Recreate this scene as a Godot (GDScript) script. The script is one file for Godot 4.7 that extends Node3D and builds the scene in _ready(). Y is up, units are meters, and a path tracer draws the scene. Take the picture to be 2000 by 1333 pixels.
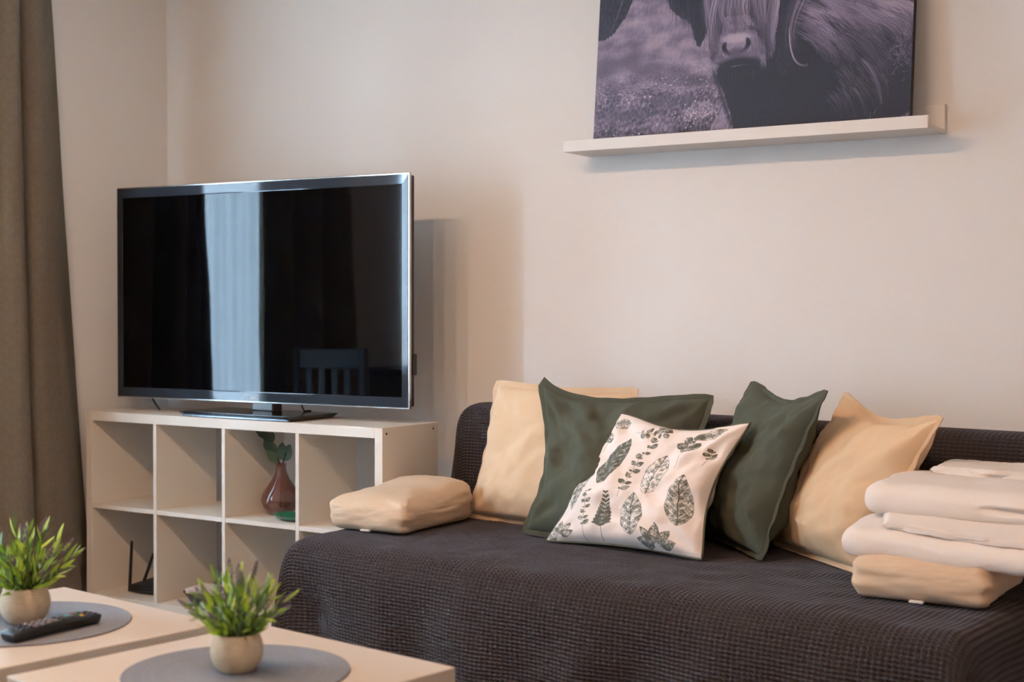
extends Node3D
# A living-room corner: TV on an open cube shelf, a sofa under a charcoal waffle throw with
# cushions and towels, a picture ledge above, two white coffee tables in front.
# x runs along the back wall, z comes out of it into the room, y is up, metres.

const WALL_Z := -0.227
const WALL_X := -0.118
const CEIL := 2.75
const SEAT := 0.445

var rng := RandomNumberGenerator.new()
var M := {}
var taken := {}

# ---------------------------------------------------------------- scene-tree helpers

func numbered(called: String) -> String:
	taken[called] = taken.get(called, -1) + 1
	return called if taken[called] == 0 else "%s_%03d" % [called, taken[called]]

func tag(o: Node, label: String, category: String, group := "") -> void:
	o.set_meta("label", label)
	o.set_meta("category", category)
	if group != "":
		o.set_meta("group", group)

func thing(called: String, label: String, category: String, at := Vector3.ZERO, turn := 0.0, group := "") -> Node3D:
	var o := Node3D.new()
	o.name = numbered(called)
	add_child(o)
	o.position = at
	o.rotation.y = turn
	tag(o, label, category, group)
	return o

func part(called: String, mesh: Mesh, mat: Material, parent: Node, at := Vector3.ZERO) -> MeshInstance3D:
	var o := MeshInstance3D.new()
	o.name = called
	o.mesh = mesh
	o.material_override = mat
	o.position = at
	o.cast_shadow = GeometryInstance3D.SHADOW_CASTING_SETTING_ON
	parent.add_child(o, true)
	return o

func solo(called: String, mesh: Mesh, mat: Material, label: String, category: String, group := "", at := Vector3.ZERO) -> MeshInstance3D:
	var o := part(numbered(called), mesh, mat, self, at)
	tag(o, label, category, group)
	return o

func structure(called: String, mesh: Mesh, mat: Material) -> MeshInstance3D:
	var o := part(called, mesh, mat, self)
	o.set_meta("kind", "structure")
	return o

# ---------------------------------------------------------------- mesh helpers

func finish(pos: PackedVector3Array, uv: PackedVector2Array, idx: PackedInt32Array, closed := true, flip := false) -> ArrayMesh:
	var swap := flip
	if closed:
		var vol := 0.0
		for k in range(0, idx.size(), 3):
			vol += pos[idx[k]].dot(pos[idx[k + 1]].cross(pos[idx[k + 2]]))
		swap = vol > 0.0
	var nor := PackedVector3Array()
	nor.resize(pos.size())
	for k in range(0, idx.size(), 3):
		if swap:
			var q := idx[k + 1]
			idx[k + 1] = idx[k + 2]
			idx[k + 2] = q
		var i := idx[k]
		var j := idx[k + 1]
		var l := idx[k + 2]
		var n := (pos[l] - pos[i]).cross(pos[j] - pos[i])
		nor[i] += n
		nor[j] += n
		nor[l] += n
	for k in nor.size():
		nor[k] = nor[k].normalized() if nor[k].length_squared() > 1e-20 else Vector3.UP
	var arr := []
	arr.resize(Mesh.ARRAY_MAX)
	arr[Mesh.ARRAY_VERTEX] = pos
	arr[Mesh.ARRAY_NORMAL] = nor
	arr[Mesh.ARRAY_TEX_UV] = uv
	arr[Mesh.ARRAY_INDEX] = idx
	var m := ArrayMesh.new()
	m.add_surface_from_arrays(Mesh.PRIMITIVE_TRIANGLES, arr)
	return m

# A sheet of (nu + 1) x (nv + 1) points; f(u, v) gives the point.
func sheet(nu: int, nv: int, f: Callable, closed := false, flip := false) -> ArrayMesh:
	var pos := PackedVector3Array()
	var uv := PackedVector2Array()
	var idx := PackedInt32Array()
	for j in nv + 1:
		for i in nu + 1:
			var u := float(i) / nu
			var v := float(j) / nv
			pos.append(f.call(u, v))
			uv.append(Vector2(u, v))
	var w := nu + 1
	for j in nv:
		for i in nu:
			var a := j * w + i
			idx.append_array([a, a + 1, a + w + 1, a, a + w + 1, a + w])
	return finish(pos, uv, idx, closed, flip)

# A closed ring of sections: sections[k] is an array of points of equal length, closed round.
func loft(sections: Array, cap_start := true, cap_end := true, loop := false) -> ArrayMesh:
	var pos := PackedVector3Array()
	var uv := PackedVector2Array()
	var idx := PackedInt32Array()
	var n: int = sections[0].size()
	var c: int = sections.size()
	for k in c:
		for i in n:
			pos.append(sections[k][i])
			uv.append(Vector2(float(i) / n, float(k) / c))
	for k in (c if loop else c - 1):
		var a := k * n
		var b := ((k + 1) % c) * n
		for i in n:
			var j := (i + 1) % n
			idx.append_array([a + i, a + j, b + j, a + i, b + j, b + i])
	if not loop:
		for e in 2:
			if (e == 0 and cap_start) or (e == 1 and cap_end):
				var s := 0 if e == 0 else (c - 1) * n
				var mid := Vector3.ZERO
				for i in n:
					mid += pos[s + i]
				var at := pos.size()
				pos.append(mid / n)
				uv.append(Vector2(0.5, 0.5))
				for i in n:
					pos.append(pos[s + i])
					uv.append(Vector2(0.5, 0.5))
				for i in n:
					var j := (i + 1) % n
					if e == 0:
						idx.append_array([at, at + 1 + j, at + 1 + i])
					else:
						idx.append_array([at, at + 1 + i, at + 1 + j])
	return finish(pos, uv, idx, true)

func lathe(profile: Array, segs := 40, cap := false) -> ArrayMesh:
	var s := []
	for p in profile:
		var ring := []
		for i in segs:
			var a := TAU * i / segs
			ring.append(Vector3(p.x * cos(a), p.y, p.x * sin(a)))
		s.append(ring)
	return loft(s, cap, cap)

func tube(points: Array, radius, segs := 10, loop := false) -> ArrayMesh:
	var s := []
	var n := points.size()
	var side := Vector3.ZERO
	for k in n:
		var p: Vector3 = points[k]
		var before: Vector3 = points[(k - 1 + n) % n] if loop or k > 0 else p
		var after: Vector3 = points[(k + 1) % n] if loop or k < n - 1 else p
		var t := (after - before).normalized()
		if side == Vector3.ZERO:
			side = t.cross(Vector3.UP if absf(t.y) < 0.9 else Vector3.RIGHT).normalized()
		side = (side - t * side.dot(t)).normalized()
		var up := side.cross(t)
		var r: float = radius.call(float(k) / (n - 1)) if radius is Callable else radius
		var ring := []
		for i in segs:
			var a := TAU * i / segs
			ring.append(p + side * (cos(a) * r) + up * (sin(a) * r))
		s.append(ring)
	return loft(s, true, true, loop)

# A box between two corners with chamfered edges.
func bx(lo: Vector3, hi: Vector3, c := 0.0015) -> ArrayMesh:
	var st := SurfaceTool.new()
	st.begin(Mesh.PRIMITIVE_TRIANGLES)
	var mid := (lo + hi) * 0.5
	var h := (hi - lo) * 0.5
	c = minf(c, minf(h.x, minf(h.y, h.z)) * 0.9)
	var face := func(pts: Array):
		var n: Vector3 = (pts[2] - pts[0]).cross(pts[1] - pts[0])
		var cen := Vector3.ZERO
		for p in pts:
			cen += p
		if n.dot(cen) < 0.0:
			pts.reverse()
			n = -n
		n = n.normalized()
		for k in range(1, pts.size() - 1):
			for p in [pts[0], pts[k], pts[k + 1]]:
				st.set_normal(n)
				st.set_uv(Vector2(p.x + p.z, p.y))
				st.add_vertex(p + mid)
	for ax in 3:
		var e1 := (ax + 1) % 3
		var e2 := (ax + 2) % 3
		for s in [-1.0, 1.0]:
			var q := []
			for t in [[-1, -1], [1, -1], [1, 1], [-1, 1]]:
				var p := Vector3.ZERO
				p[ax] = s * h[ax]
				p[e1] = t[0] * (h[e1] - c)
				p[e2] = t[1] * (h[e2] - c)
				q.append(p)
			face.call(q)
		for s1 in [-1.0, 1.0]:
			for s2 in [-1.0, 1.0]:
				var q := []
				for t in [[0, -1], [0, 1], [1, 1], [1, -1]]:
					var p := Vector3.ZERO
					p[ax] = t[1] * (h[ax] - c)
					p[e1] = s1 * (h[e1] - (c if t[0] == 0 else 0.0))
					p[e2] = s2 * (h[e2] - (0.0 if t[0] == 0 else c))
					q.append(p)
				face.call(q)
	for sx in [-1.0, 1.0]:
		for sy in [-1.0, 1.0]:
			for sz in [-1.0, 1.0]:
				face.call([Vector3(sx * h.x, sy * (h.y - c), sz * (h.z - c)), Vector3(sx * (h.x - c), sy * h.y, sz * (h.z - c)), Vector3(sx * (h.x - c), sy * (h.y - c), sz * h.z)])
	return st.commit()

func joined(list: Array) -> ArrayMesh:
	var st := SurfaceTool.new()
	for e in list:
		if e is Mesh:
			st.append_from(e, 0, Transform3D())
		else:
			st.append_from(e[0], 0, e[1])
	return st.commit()

# A box with well rounded edges, size along x, y, z about the origin, then bent by f(point).
func soft_box(size: Vector3, r: float, n: int, f = null) -> ArrayMesh:
	var pos := PackedVector3Array()
	var uv := PackedVector2Array()
	var idx := PackedInt32Array()
	var at := {}
	var h := size * 0.5
	var inner := Vector3(maxf(h.x - r, 0.0), maxf(h.y - r, 0.0), maxf(h.z - r, 0.0))
	var spread := func(t: float) -> float:
		return sin(t * PI * 0.5) * 0.35 + t * 0.65
	for ax in 3:
		for s in [-1.0, 1.0]:
			var ids := []
			for j in n + 1:
				for i in n + 1:
					var d := Vector3.ZERO
					d[ax] = s
					d[(ax + 1) % 3] = spread.call(2.0 * i / n - 1.0)
					d[(ax + 2) % 3] = spread.call(2.0 * j / n - 1.0)
					var p := d * h
					var q := p.clamp(-inner, inner)
					var out := p - q
					if out.length() > 1e-9:
						out = out.normalized() * r
					p = q + out
					var key := Vector3i((d * 10000.0).round())
					if not at.has(key):
						at[key] = pos.size()
						pos.append(f.call(p) if f != null else p)
						uv.append(Vector2(p.x + p.y * 0.7, p.z + p.y * 0.7))
					ids.append(at[key])
			for j in n:
				for i in n:
					var a := j * (n + 1) + i
					if s > 0:
						idx.append_array([ids[a], ids[a + 1], ids[a + n + 2], ids[a], ids[a + n + 2], ids[a + n + 1]])
					else:
						idx.append_array([ids[a], ids[a + n + 2], ids[a + 1], ids[a], ids[a + n + 1], ids[a + n + 2]])
	return finish(pos, uv, idx, true)

func chaikin(pts: Array, times := 2) -> Array:
	for t in times:
		var q := [pts[0]]
		for k in pts.size() - 1:
			q.append(pts[k].lerp(pts[k + 1], 0.25))
			q.append(pts[k].lerp(pts[k + 1], 0.75))
		q.append(pts[-1])
		pts = q
	return pts

# n + 1 points evenly spaced along a polyline
func even(pts: Array, n: int) -> Array:
	var total := 0.0
	for k in pts.size() - 1:
		total += pts[k].distance_to(pts[k + 1])
	var out := []
	var k := 0
	var gone := 0.0
	for i in n + 1:
		var want := total * i / n
		while k < pts.size() - 2 and gone + pts[k].distance_to(pts[k + 1]) < want:
			gone += pts[k].distance_to(pts[k + 1])
			k += 1
		var d: float = pts[k].distance_to(pts[k + 1])
		out.append(pts[k].lerp(pts[k + 1], clampf((want - gone) / maxf(d, 1e-9), 0.0, 1.0)))
	return out

# ---------------------------------------------------------------- materials

func mat(color: Color, rough := 0.6, more := {}) -> StandardMaterial3D:
	var m := StandardMaterial3D.new()
	m.albedo_color = color
	m.roughness = rough
	for k in more:
		m.set(k, more[k])
	return m

func noise(freq: float, seed_: int, octaves := 4) -> FastNoiseLite:
	var n := FastNoiseLite.new()
	n.noise_type = FastNoiseLite.TYPE_SIMPLEX_SMOOTH
	n.seed = seed_
	n.frequency = freq
	n.fractal_octaves = octaves
	return n

func noise_tex(freq: float, seed_: int, lo: Color, hi: Color, size := 256, octaves := 4) -> NoiseTexture2D:
	var t := NoiseTexture2D.new()
	t.noise = noise(freq, seed_, octaves)
	t.width = size
	t.height = size
	t.seamless = true
	var g := Gradient.new()
	g.set_color(0, lo)
	g.set_color(1, hi)
	t.color_ramp = g
	return t

# plain weave: threads over and under, a little uneven
func weave_tex(size: int, threads: int, seed_: int) -> ImageTexture:
	var im := Image.create(size, size, false, Image.FORMAT_RGB8)
	var n := noise(0.02, seed_, 3)
	var r := RandomNumberGenerator.new()
	r.seed = seed_
	var warp := []
	var weft := []
	for k in threads:
		warp.append(r.randf_range(0.75, 1.0))
		weft.append(r.randf_range(0.75, 1.0))
	for y in size:
		for x in size:
			var a := float(x) / size * threads
			var b := float(y) / size * threads
			var i := int(a) % threads
			var j := int(b) % threads
			var p := sin(PI * fposmod(a, 1.0)) * warp[i] as float
			var q := sin(PI * fposmod(b, 1.0)) * weft[j] as float
			var h: float = maxf(p * (1.0 if (i + j) % 2 == 0 else 0.6), q * (0.6 if (i + j) % 2 == 0 else 1.0))
			h = clampf(h * 0.85 + 0.15 * n.get_noise_2d(x * 3.0, y * 3.0), 0.0, 1.0)
			im.set_pixel(x, y, Color(h, h, h))
	return ImageTexture.create_from_image(im)

func cloth(color: Color, repeats: float, relief: float, sheen := 0.25) -> StandardMaterial3D:
	var m := mat(color, 0.95, {"heightmap_enabled": true, "heightmap_texture": M.weave, "heightmap_scale": relief, "metallic_specular": 0.25, "rim_enabled": true, "rim": sheen, "rim_tint": 0.6})
	m.uv1_scale = Vector3(repeats, repeats, 1)
	return m

func make_materials() -> void:
	M.weave = weave_tex(256, 32, 7)
	M.tone = noise_tex(0.012, 21, Color(0.93, 0.93, 0.93), Color(1, 1, 1))
	M.wall = mat(Color(0.90, 0.893, 0.882), 0.9, {"uv1_triplanar": true, "uv1_world_triplanar": true, "uv1_scale": Vector3(2, 2, 2), "heightmap_enabled": true, "heightmap_texture": noise_tex(0.09, 3, Color.BLACK, Color.WHITE), "heightmap_scale": 0.03, "metallic_specular": 0.2})
	M.ceiling = mat(Color(0.93, 0.92, 0.9), 0.9)
	M.laminate = mat(Color(0.875, 0.84, 0.79), 0.42, {"uv1_triplanar": true, "uv1_world_triplanar": true, "uv1_scale": Vector3(3, 3, 3), "heightmap_enabled": true, "heightmap_texture": noise_tex(0.2, 5, Color.BLACK, Color.WHITE), "heightmap_scale": 0.004, "metallic_specular": 0.4})
	M.table = mat(Color(0.76, 0.72, 0.675), 0.34, {"uv1_triplanar": true, "uv1_world_triplanar": true, "uv1_scale": Vector3(3, 3, 3), "heightmap_enabled": true, "heightmap_texture": noise_tex(0.2, 6, Color.BLACK, Color.WHITE), "heightmap_scale": 0.004, "metallic_specular": 0.4})
	M.white = mat(Color(0.87, 0.86, 0.845), 0.45)
	M.black = mat(Color(0.045, 0.045, 0.05), 0.45)
	M.screen = mat(Color(0.012, 0.012, 0.014), 0.035, {"metallic_specular": 0.30})
	M.bezel = mat(Color(0.155, 0.165, 0.18), 0.06, {"metallic_specular": 0.38})
	M.silver = mat(Color(0.78, 0.77, 0.75), 0.22, {"metallic": 0.9})
	M.throw = mat(Color(0.232, 0.208, 0.208), 1.0, {"metallic_specular": 0.12, "rim_enabled": true, "rim": 0.8, "rim_tint": 0.5})
	M.drape = mat(Color(0.47, 0.43, 0.37), 0.95, {"heightmap_enabled": true, "heightmap_texture": M.weave, "heightmap_scale": 0.06, "uv1_scale": Vector3(14, 30, 1), "metallic_specular": 0.2, "albedo_texture": M.tone})
	M.sheer = mat(Color(0.95, 0.95, 0.95), 0.9, {"backlight_enabled": true, "backlight": Color(1, 1, 1), "metallic_specular": 0.1})
	M.chair = mat(Color(0.46, 0.46, 0.47), 0.4)
	M.metal = mat(Color(0.6, 0.6, 0.6), 0.3, {"metallic": 1.0})
	M.hole = mat(Color(0.06, 0.05, 0.045), 0.8)
	M.glass = mat(Color(1, 1, 1, 0.06), 0.02, {"transparency": BaseMaterial3D.TRANSPARENCY_ALPHA})
	M.linen = cloth(Color(0.80, 0.69, 0.58), 9.0, 0.07)
	M.cream = cloth(Color(0.86, 0.735, 0.60), 10.0, 0.05)
	M.sand = cloth(Color(0.83, 0.69, 0.545), 10.0, 0.05)
	M.green = cloth(Color(0.295, 0.292, 0.232), 12.0, 0.05)
	M.green_edge = cloth(Color(0.285, 0.28, 0.222), 4.0, 0.04)
	M.leaf = mat(Color.WHITE, 0.9, {"albedo_texture": leaf_print(), "metallic_specular": 0.25, "rim_enabled": true, "rim": 0.2})
	M.piping = mat(Color(0.33, 0.32, 0.26), 0.9)
	M.mat = mat(Color(0.53, 0.545, 0.57), 0.9, {"uv1_scale": Vector3(60, 1, 1), "albedo_texture": noise_tex(0.05, 55, Color(0.72, 0.72, 0.74), Color(1, 1, 1)), "metallic_specular": 0.3})
	M.pot = mat(Color(0.80, 0.73, 0.63), 0.85, {"albedo_texture": noise_tex(0.03, 56, Color(0.86, 0.84, 0.80), Color(1, 1, 1)), "uv1_triplanar": true, "uv1_scale": Vector3(6, 22, 6), "heightmap_enabled": true, "heightmap_texture": noise_tex(0.08, 57, Color.BLACK, Color.WHITE), "heightmap_scale": 0.05})
	M.greens = []
	for c in [Color(0.60, 0.68, 0.18), Color(0.48, 0.58, 0.17), Color(0.31, 0.41, 0.18)]:
		M.greens.append(mat(c, 0.55, {"backlight_enabled": true, "backlight": c * 0.6}))
	M.stem = mat(Color(0.22, 0.30, 0.14), 0.7)
	M.purple = mat(Color(0.41, 0.35, 0.43), 0.95)
	M.blades = [leaf_mesh(0.038, 0.0090, 0.10, 0.25), leaf_mesh(0.042, 0.0085, 0.28, 0.25), leaf_mesh(0.032, 0.0095, -0.12, 0.3)]
	var blobs := []
	for k in 22:
		var y := 0.0015 * k
		var a := k * 2.4
		var r := 0.0038 * sin(PI * (0.18 + 0.78 * k / 21.0))
		blobs.append([soft_box(Vector3(0.0030, 0.0040, 0.0030), 0.0014, 2), Transform3D(Basis(), Vector3(cos(a) * r, y, sin(a) * r))])
	M.spike = joined(blobs)

# ---------------------------------------------------------------- sofa frame: a along it, b forward from its back

func so(a: float, y: float, b: float) -> Vector3:
	var t := deg_to_rad(6.5)
	return Vector3(1.50 + a * cos(t) - b * sin(t), y, -0.19 + a * sin(t) + b * cos(t))

# ---------------------------------------------------------------- camera, sky, exposure

func _ready() -> void:
	rng.seed = 11
	var cam := Camera3D.new()
	cam.name = "camera"
	cam.position = Vector3(4.4503, 1.1541, 4.1339)
	cam.rotation = Vector3(-0.0223, 0.5731, 0.0018)
	var lens := CameraAttributesPhysical.new()
	lens.frustum_focal_length = 50.41
	lens.frustum_focus_distance = 4.25
	lens.exposure_aperture = 3.2
	lens.frustum_near = 0.05
	lens.frustum_far = 60.0
	cam.attributes = lens
	add_child(cam)
	cam.current = true

	var env := Environment.new()
	var sky_look := ProceduralSkyMaterial.new()
	sky_look.sky_top_color = Color(0.62, 0.82, 1.0)
	sky_look.sky_horizon_color = Color(0.755, 0.90, 1.0)
	sky_look.ground_horizon_color = Color(0.60, 0.63, 0.64)
	sky_look.ground_bottom_color = Color(0.45, 0.46, 0.46)
	sky_look.sky_curve = 0.3
	sky_look.energy_multiplier = 195.0
	var sky := Sky.new()
	sky.sky_material = sky_look
	env.background_mode = Environment.BG_SKY
	env.sky = sky
	env.tonemap_mode = Environment.TONE_MAPPER_LINEAR
	env.tonemap_exposure = 1.02
	env.sdfgi_enabled = true
	env.ssao_enabled = true
	env.ssil_enabled = true
	var we := WorldEnvironment.new()
	we.name = "daylight"
	we.environment = env
	add_child(we)

	make_materials()
	build_room()
	build_windows()
	build_lamp()
	build_shelf()
	build_sofa()
	build_tables()
	build_television()
	build_picture()
	build_cushions()
	build_towels()
	build_shelf_objects()
	build_table_objects()
	build_far_furniture()

# ---------------------------------------------------------------- room

const WIN := [[0.62, 1.72], [2.80, 3.95]]
const WIN_Y := [0.12, 2.42]
const ROOM_X := 6.3
const ROOM_Z := 5.6

func build_room() -> void:
	var o := 0.34
	structure("wall_back", bx(Vector3(WALL_X - o, -0.1, WALL_Z - 0.2), Vector3(ROOM_X + 0.2, CEIL + 0.1, WALL_Z), 0.0), M.wall)
	structure("wall_right", bx(Vector3(ROOM_X, -0.1, WALL_Z), Vector3(ROOM_X + 0.2, CEIL + 0.1, ROOM_Z), 0.0), M.wall)
	structure("wall_front", bx(Vector3(WALL_X - o, -0.1, ROOM_Z), Vector3(ROOM_X + 0.2, CEIL + 0.1, ROOM_Z + 0.2), 0.0), M.wall)
	var x0 := WALL_X - o
	structure("wall_left", joined([
		bx(Vector3(x0, -0.1, WALL_Z), Vector3(WALL_X, CEIL + 0.1, WIN[0][0]), 0.0),
		bx(Vector3(x0, -0.1, WIN[0][1]), Vector3(WALL_X, CEIL + 0.1, WIN[1][0]), 0.0),
		bx(Vector3(x0, -0.1, WIN[1][1]), Vector3(WALL_X, CEIL + 0.1, ROOM_Z), 0.0),
		bx(Vector3(x0, -0.1, WIN[0][0]), Vector3(WALL_X, WIN_Y[0], WIN[0][1]), 0.0),
		bx(Vector3(x0, WIN_Y[1], WIN[0][0]), Vector3(WALL_X, CEIL + 0.1, WIN[0][1]), 0.0),
		bx(Vector3(x0, -0.1, WIN[1][0]), Vector3(WALL_X, WIN_Y[0], WIN[1][1]), 0.0),
		bx(Vector3(x0, WIN_Y[1], WIN[1][0]), Vector3(WALL_X, CEIL + 0.1, WIN[1][1]), 0.0)]), M.wall)
	structure("ceiling", bx(Vector3(x0, CEIL, WALL_Z - 0.2), Vector3(ROOM_X + 0.2, CEIL + 0.2, ROOM_Z + 0.2), 0.0), M.ceiling)
	var sub := mat(Color(0.24, 0.19, 0.15), 0.8)
	var floor_o := structure("floor", bx(Vector3(x0, -0.2, WALL_Z - 0.2), Vector3(ROOM_X + 0.2, -0.012, ROOM_Z + 0.2), 0.0), sub)
	# oak planks, laid along the back wall
	var woods := []
	for k in 4:
		var t := noise_tex(0.006, 40 + k, Color(0.80, 0.80, 0.80), Color(1, 1, 1), 256, 5)
		woods.append(mat([Color(0.52, 0.40, 0.29), Color(0.48, 0.365, 0.265), Color(0.55, 0.43, 0.315), Color(0.50, 0.38, 0.27)][k], 0.5, {"albedo_texture": t, "uv1_triplanar": true, "uv1_scale": Vector3(0.6, 1, 7)}))
	var plank := bx(Vector3(0, -0.012, 0.001), Vector3(1.398, 0.0, 0.189), 0.0015)
	var row := 0
	var z := WALL_Z
	while z < ROOM_Z - 0.05:
		var x := WALL_X - rng.randf_range(0.0, 0.0)
		x += -0.7 if row % 2 == 1 else 0.0
		while x < ROOM_X:
			var p := part("plank", plank, woods[rng.randi() % 4], floor_o, Vector3(maxf(x, WALL_X), 0, z))
			p.scale.x = (minf(x + 1.4, ROOM_X) - maxf(x, WALL_X)) / 1.4
			p.scale.z = minf(1.0, (ROOM_Z - z) / 0.19)
			x += 1.4
		z += 0.19
		row += 1
	structure("baseboard_back", bx(Vector3(WALL_X, 0.0, WALL_Z), Vector3(ROOM_X, 0.07, WALL_Z + 0.014), 0.003), M.white)
	structure("baseboard_left", bx(Vector3(WALL_X, 0.0, WALL_Z + 0.014), Vector3(WALL_X + 0.014, 0.07, WIN[0][0]), 0.003), M.white)

func pleated(z0: float, z1: float, x: float, amp: float, folds: float, y0: float, y1: float, seed_: int) -> ArrayMesh:
	var n := noise(1.0, seed_, 2)
	return sheet(int((z1 - z0) * 260), 14, func(u, v):
		var ph: float = folds * TAU * u + 1.6 * n.get_noise_2d(u * 4.0, v * 0.35)
		var dx: float = amp * sin(ph) * (0.55 + 0.45 * (1.0 - v)) + 0.012 * n.get_noise_2d(u * 9.0, 3.0 + v)
		return Vector3(x + dx, lerpf(y0, y1, v), lerpf(z0, z1, u) + 0.25 * amp * cos(ph * 0.5)))

# a heavy drape whose plan is one line of points at the hem and another at the rod
func drape(hem: Array, top: Array, y0: float, y1: float, seed_: int) -> ArrayMesh:
	var a := even(chaikin(hem, 3), 120)
	var b := even(chaikin(top, 3), 120)
	var n := noise(2.2, seed_, 3)
	return sheet(120, 40, func(u, v):
		var i := int(round(u * 120))
		var p: Vector2 = a[i].lerp(b[i], pow(v, 0.85))
		var w: float = n.get_noise_3d(u * 3.0, v * 1.2, 0.5) * 0.012
		return Vector3(p.x + w, lerpf(y0, y1, v), p.y + 0.5 * w))

func build_windows() -> void:
	for k in 2:
		var w = WIN[k]
		var t := Node3D.new()
		t.name = "window_%d" % (k + 1)
		add_child(t)
		t.set_meta("kind", "structure")
		var x := WALL_X - 0.26
		var f := 0.06
		var zs := [w[0], (w[0] + w[1]) * 0.5 - f * 0.5, w[1] - f]
		for zz in zs:
			part("window_frame", bx(Vector3(x, WIN_Y[0], zz), Vector3(x + 0.06, WIN_Y[1], zz + f), 0.004), M.white, t)
		for yy in [WIN_Y[0], WIN_Y[1] - f]:
			part("window_frame", bx(Vector3(x + 0.001, yy, w[0] + f), Vector3(x + 0.059, yy + f, w[1] - f), 0.004), M.white, t)
		for side in 2:
			part("pane", bx(Vector3(x + 0.025, WIN_Y[0] + f, zs[side] + f), Vector3(x + 0.031, WIN_Y[1] - f, zs[side + 1]), 0.0), M.glass, t)
	var D: Material = M.drape
	solo("blackout_curtain", drape(
		[Vector2(-0.090, 0.215), Vector2(-0.075, 0.225), Vector2(-0.025, 0.325), Vector2(0.012, 0.43), Vector2(0.01, 0.51), Vector2(-0.07, 0.540), Vector2(-0.105, 0.553), Vector2(-0.06, 0.565), Vector2(0.04, 0.572), Vector2(0.075, 0.63), Vector2(0.05, 0.74), Vector2(-0.06, 0.79), Vector2(0.02, 0.84), Vector2(0.03, 0.89), Vector2(-0.05, 0.93), Vector2(0.02, 0.97), Vector2(0.02, 1.00)],
		[Vector2(-0.075, 0.425), Vector2(-0.05, 0.45), Vector2(-0.01, 0.50), Vector2(0.012, 0.55), Vector2(0.005, 0.60), Vector2(-0.07, 0.622), Vector2(-0.105, 0.632), Vector2(-0.06, 0.640), Vector2(0.03, 0.644), Vector2(0.055, 0.68), Vector2(0.03, 0.73), Vector2(-0.06, 0.755), Vector2(0.02, 0.765), Vector2(0.03, 0.775), Vector2(-0.05, 0.785), Vector2(0.02, 0.795), Vector2(0.02, 0.805)],
		0.045, 2.50, 4), D, "taupe floor-length curtain at the left, beside the cube shelf", "curtain", "heavy window curtains")
	solo("blackout_curtain", drape(
		[Vector2(0.02, 1.29), Vector2(-0.05, 1.35), Vector2(0.02, 1.44), Vector2(0.03, 1.55), Vector2(-0.06, 1.60), Vector2(0.02, 1.70), Vector2(0.03, 1.83), Vector2(-0.06, 1.90), Vector2(0.02, 2.00), Vector2(0.03, 2.17), Vector2(-0.04, 2.28)],
		[Vector2(0.02, 1.30), Vector2(-0.05, 1.35), Vector2(0.02, 1.41), Vector2(0.03, 1.52), Vector2(-0.06, 1.56), Vector2(0.02, 1.63), Vector2(0.03, 1.73), Vector2(-0.06, 1.79), Vector2(0.02, 1.85), Vector2(0.03, 1.98), Vector2(-0.04, 2.06)],
		0.045, 2.50, 9), D, "dark curtain mirrored in the TV screen, right of the bright sheer strip", "curtain", "heavy window curtains")
	solo("sheer_curtain", pleated(0.80, 1.70, -0.088, 0.014, 13.0, 0.05, 2.50, 12), M.sheer, "white sheer curtain, the bright strip mirrored in the TV screen", "curtain")
	solo("sheer_curtain", pleated(2.80, 4.05, -0.07, 0.02, 16.0, 0.05, 2.50, 17), M.sheer, "white sheer curtain of the second window, beyond the frame on the left", "curtain")
	var rod := thing("curtain_rod", "slim metal curtain rod above the taupe curtain", "curtain rod", Vector3(-0.02, 2.54, 0))
	part("pole", tube([Vector3(0, 0, 0.2), Vector3(0, 0, 4.2)], 0.012), M.metal, rod)
	for zz in [0.2, 4.2]:
		part("finial", lathe([Vector2(0, -0.025), Vector2(0.018, -0.018), Vector2(0.025, 0), Vector2(0.018, 0.018), Vector2(0, 0.025)], 16), M.metal, rod, Vector3(0, 0, zz))
	for zz in [0.3, 2.6, 4.1]:
		part("bracket", bx(Vector3(WALL_X + 0.02, -0.012, zz - 0.008), Vector3(0.0, 0.0, zz + 0.008), 0.002), M.metal, rod)

# ---------------------------------------------------------------- ceiling lamp (above the coffee tables, out of frame)

func build_lamp() -> void:
	bar_lamp(Vector3(2.12, CEIL, 2.6), 0.92, "ceiling lamp with four warm bulbs on a bar, above the coffee tables")
	bar_lamp(Vector3(4.4, CEIL, 3.7), 0.34, "added ceiling lamp with four warm bulbs as shadow fill, beside the camera position")  # added unseen lamp: weak warm fill for the shadow beside the TV

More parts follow.
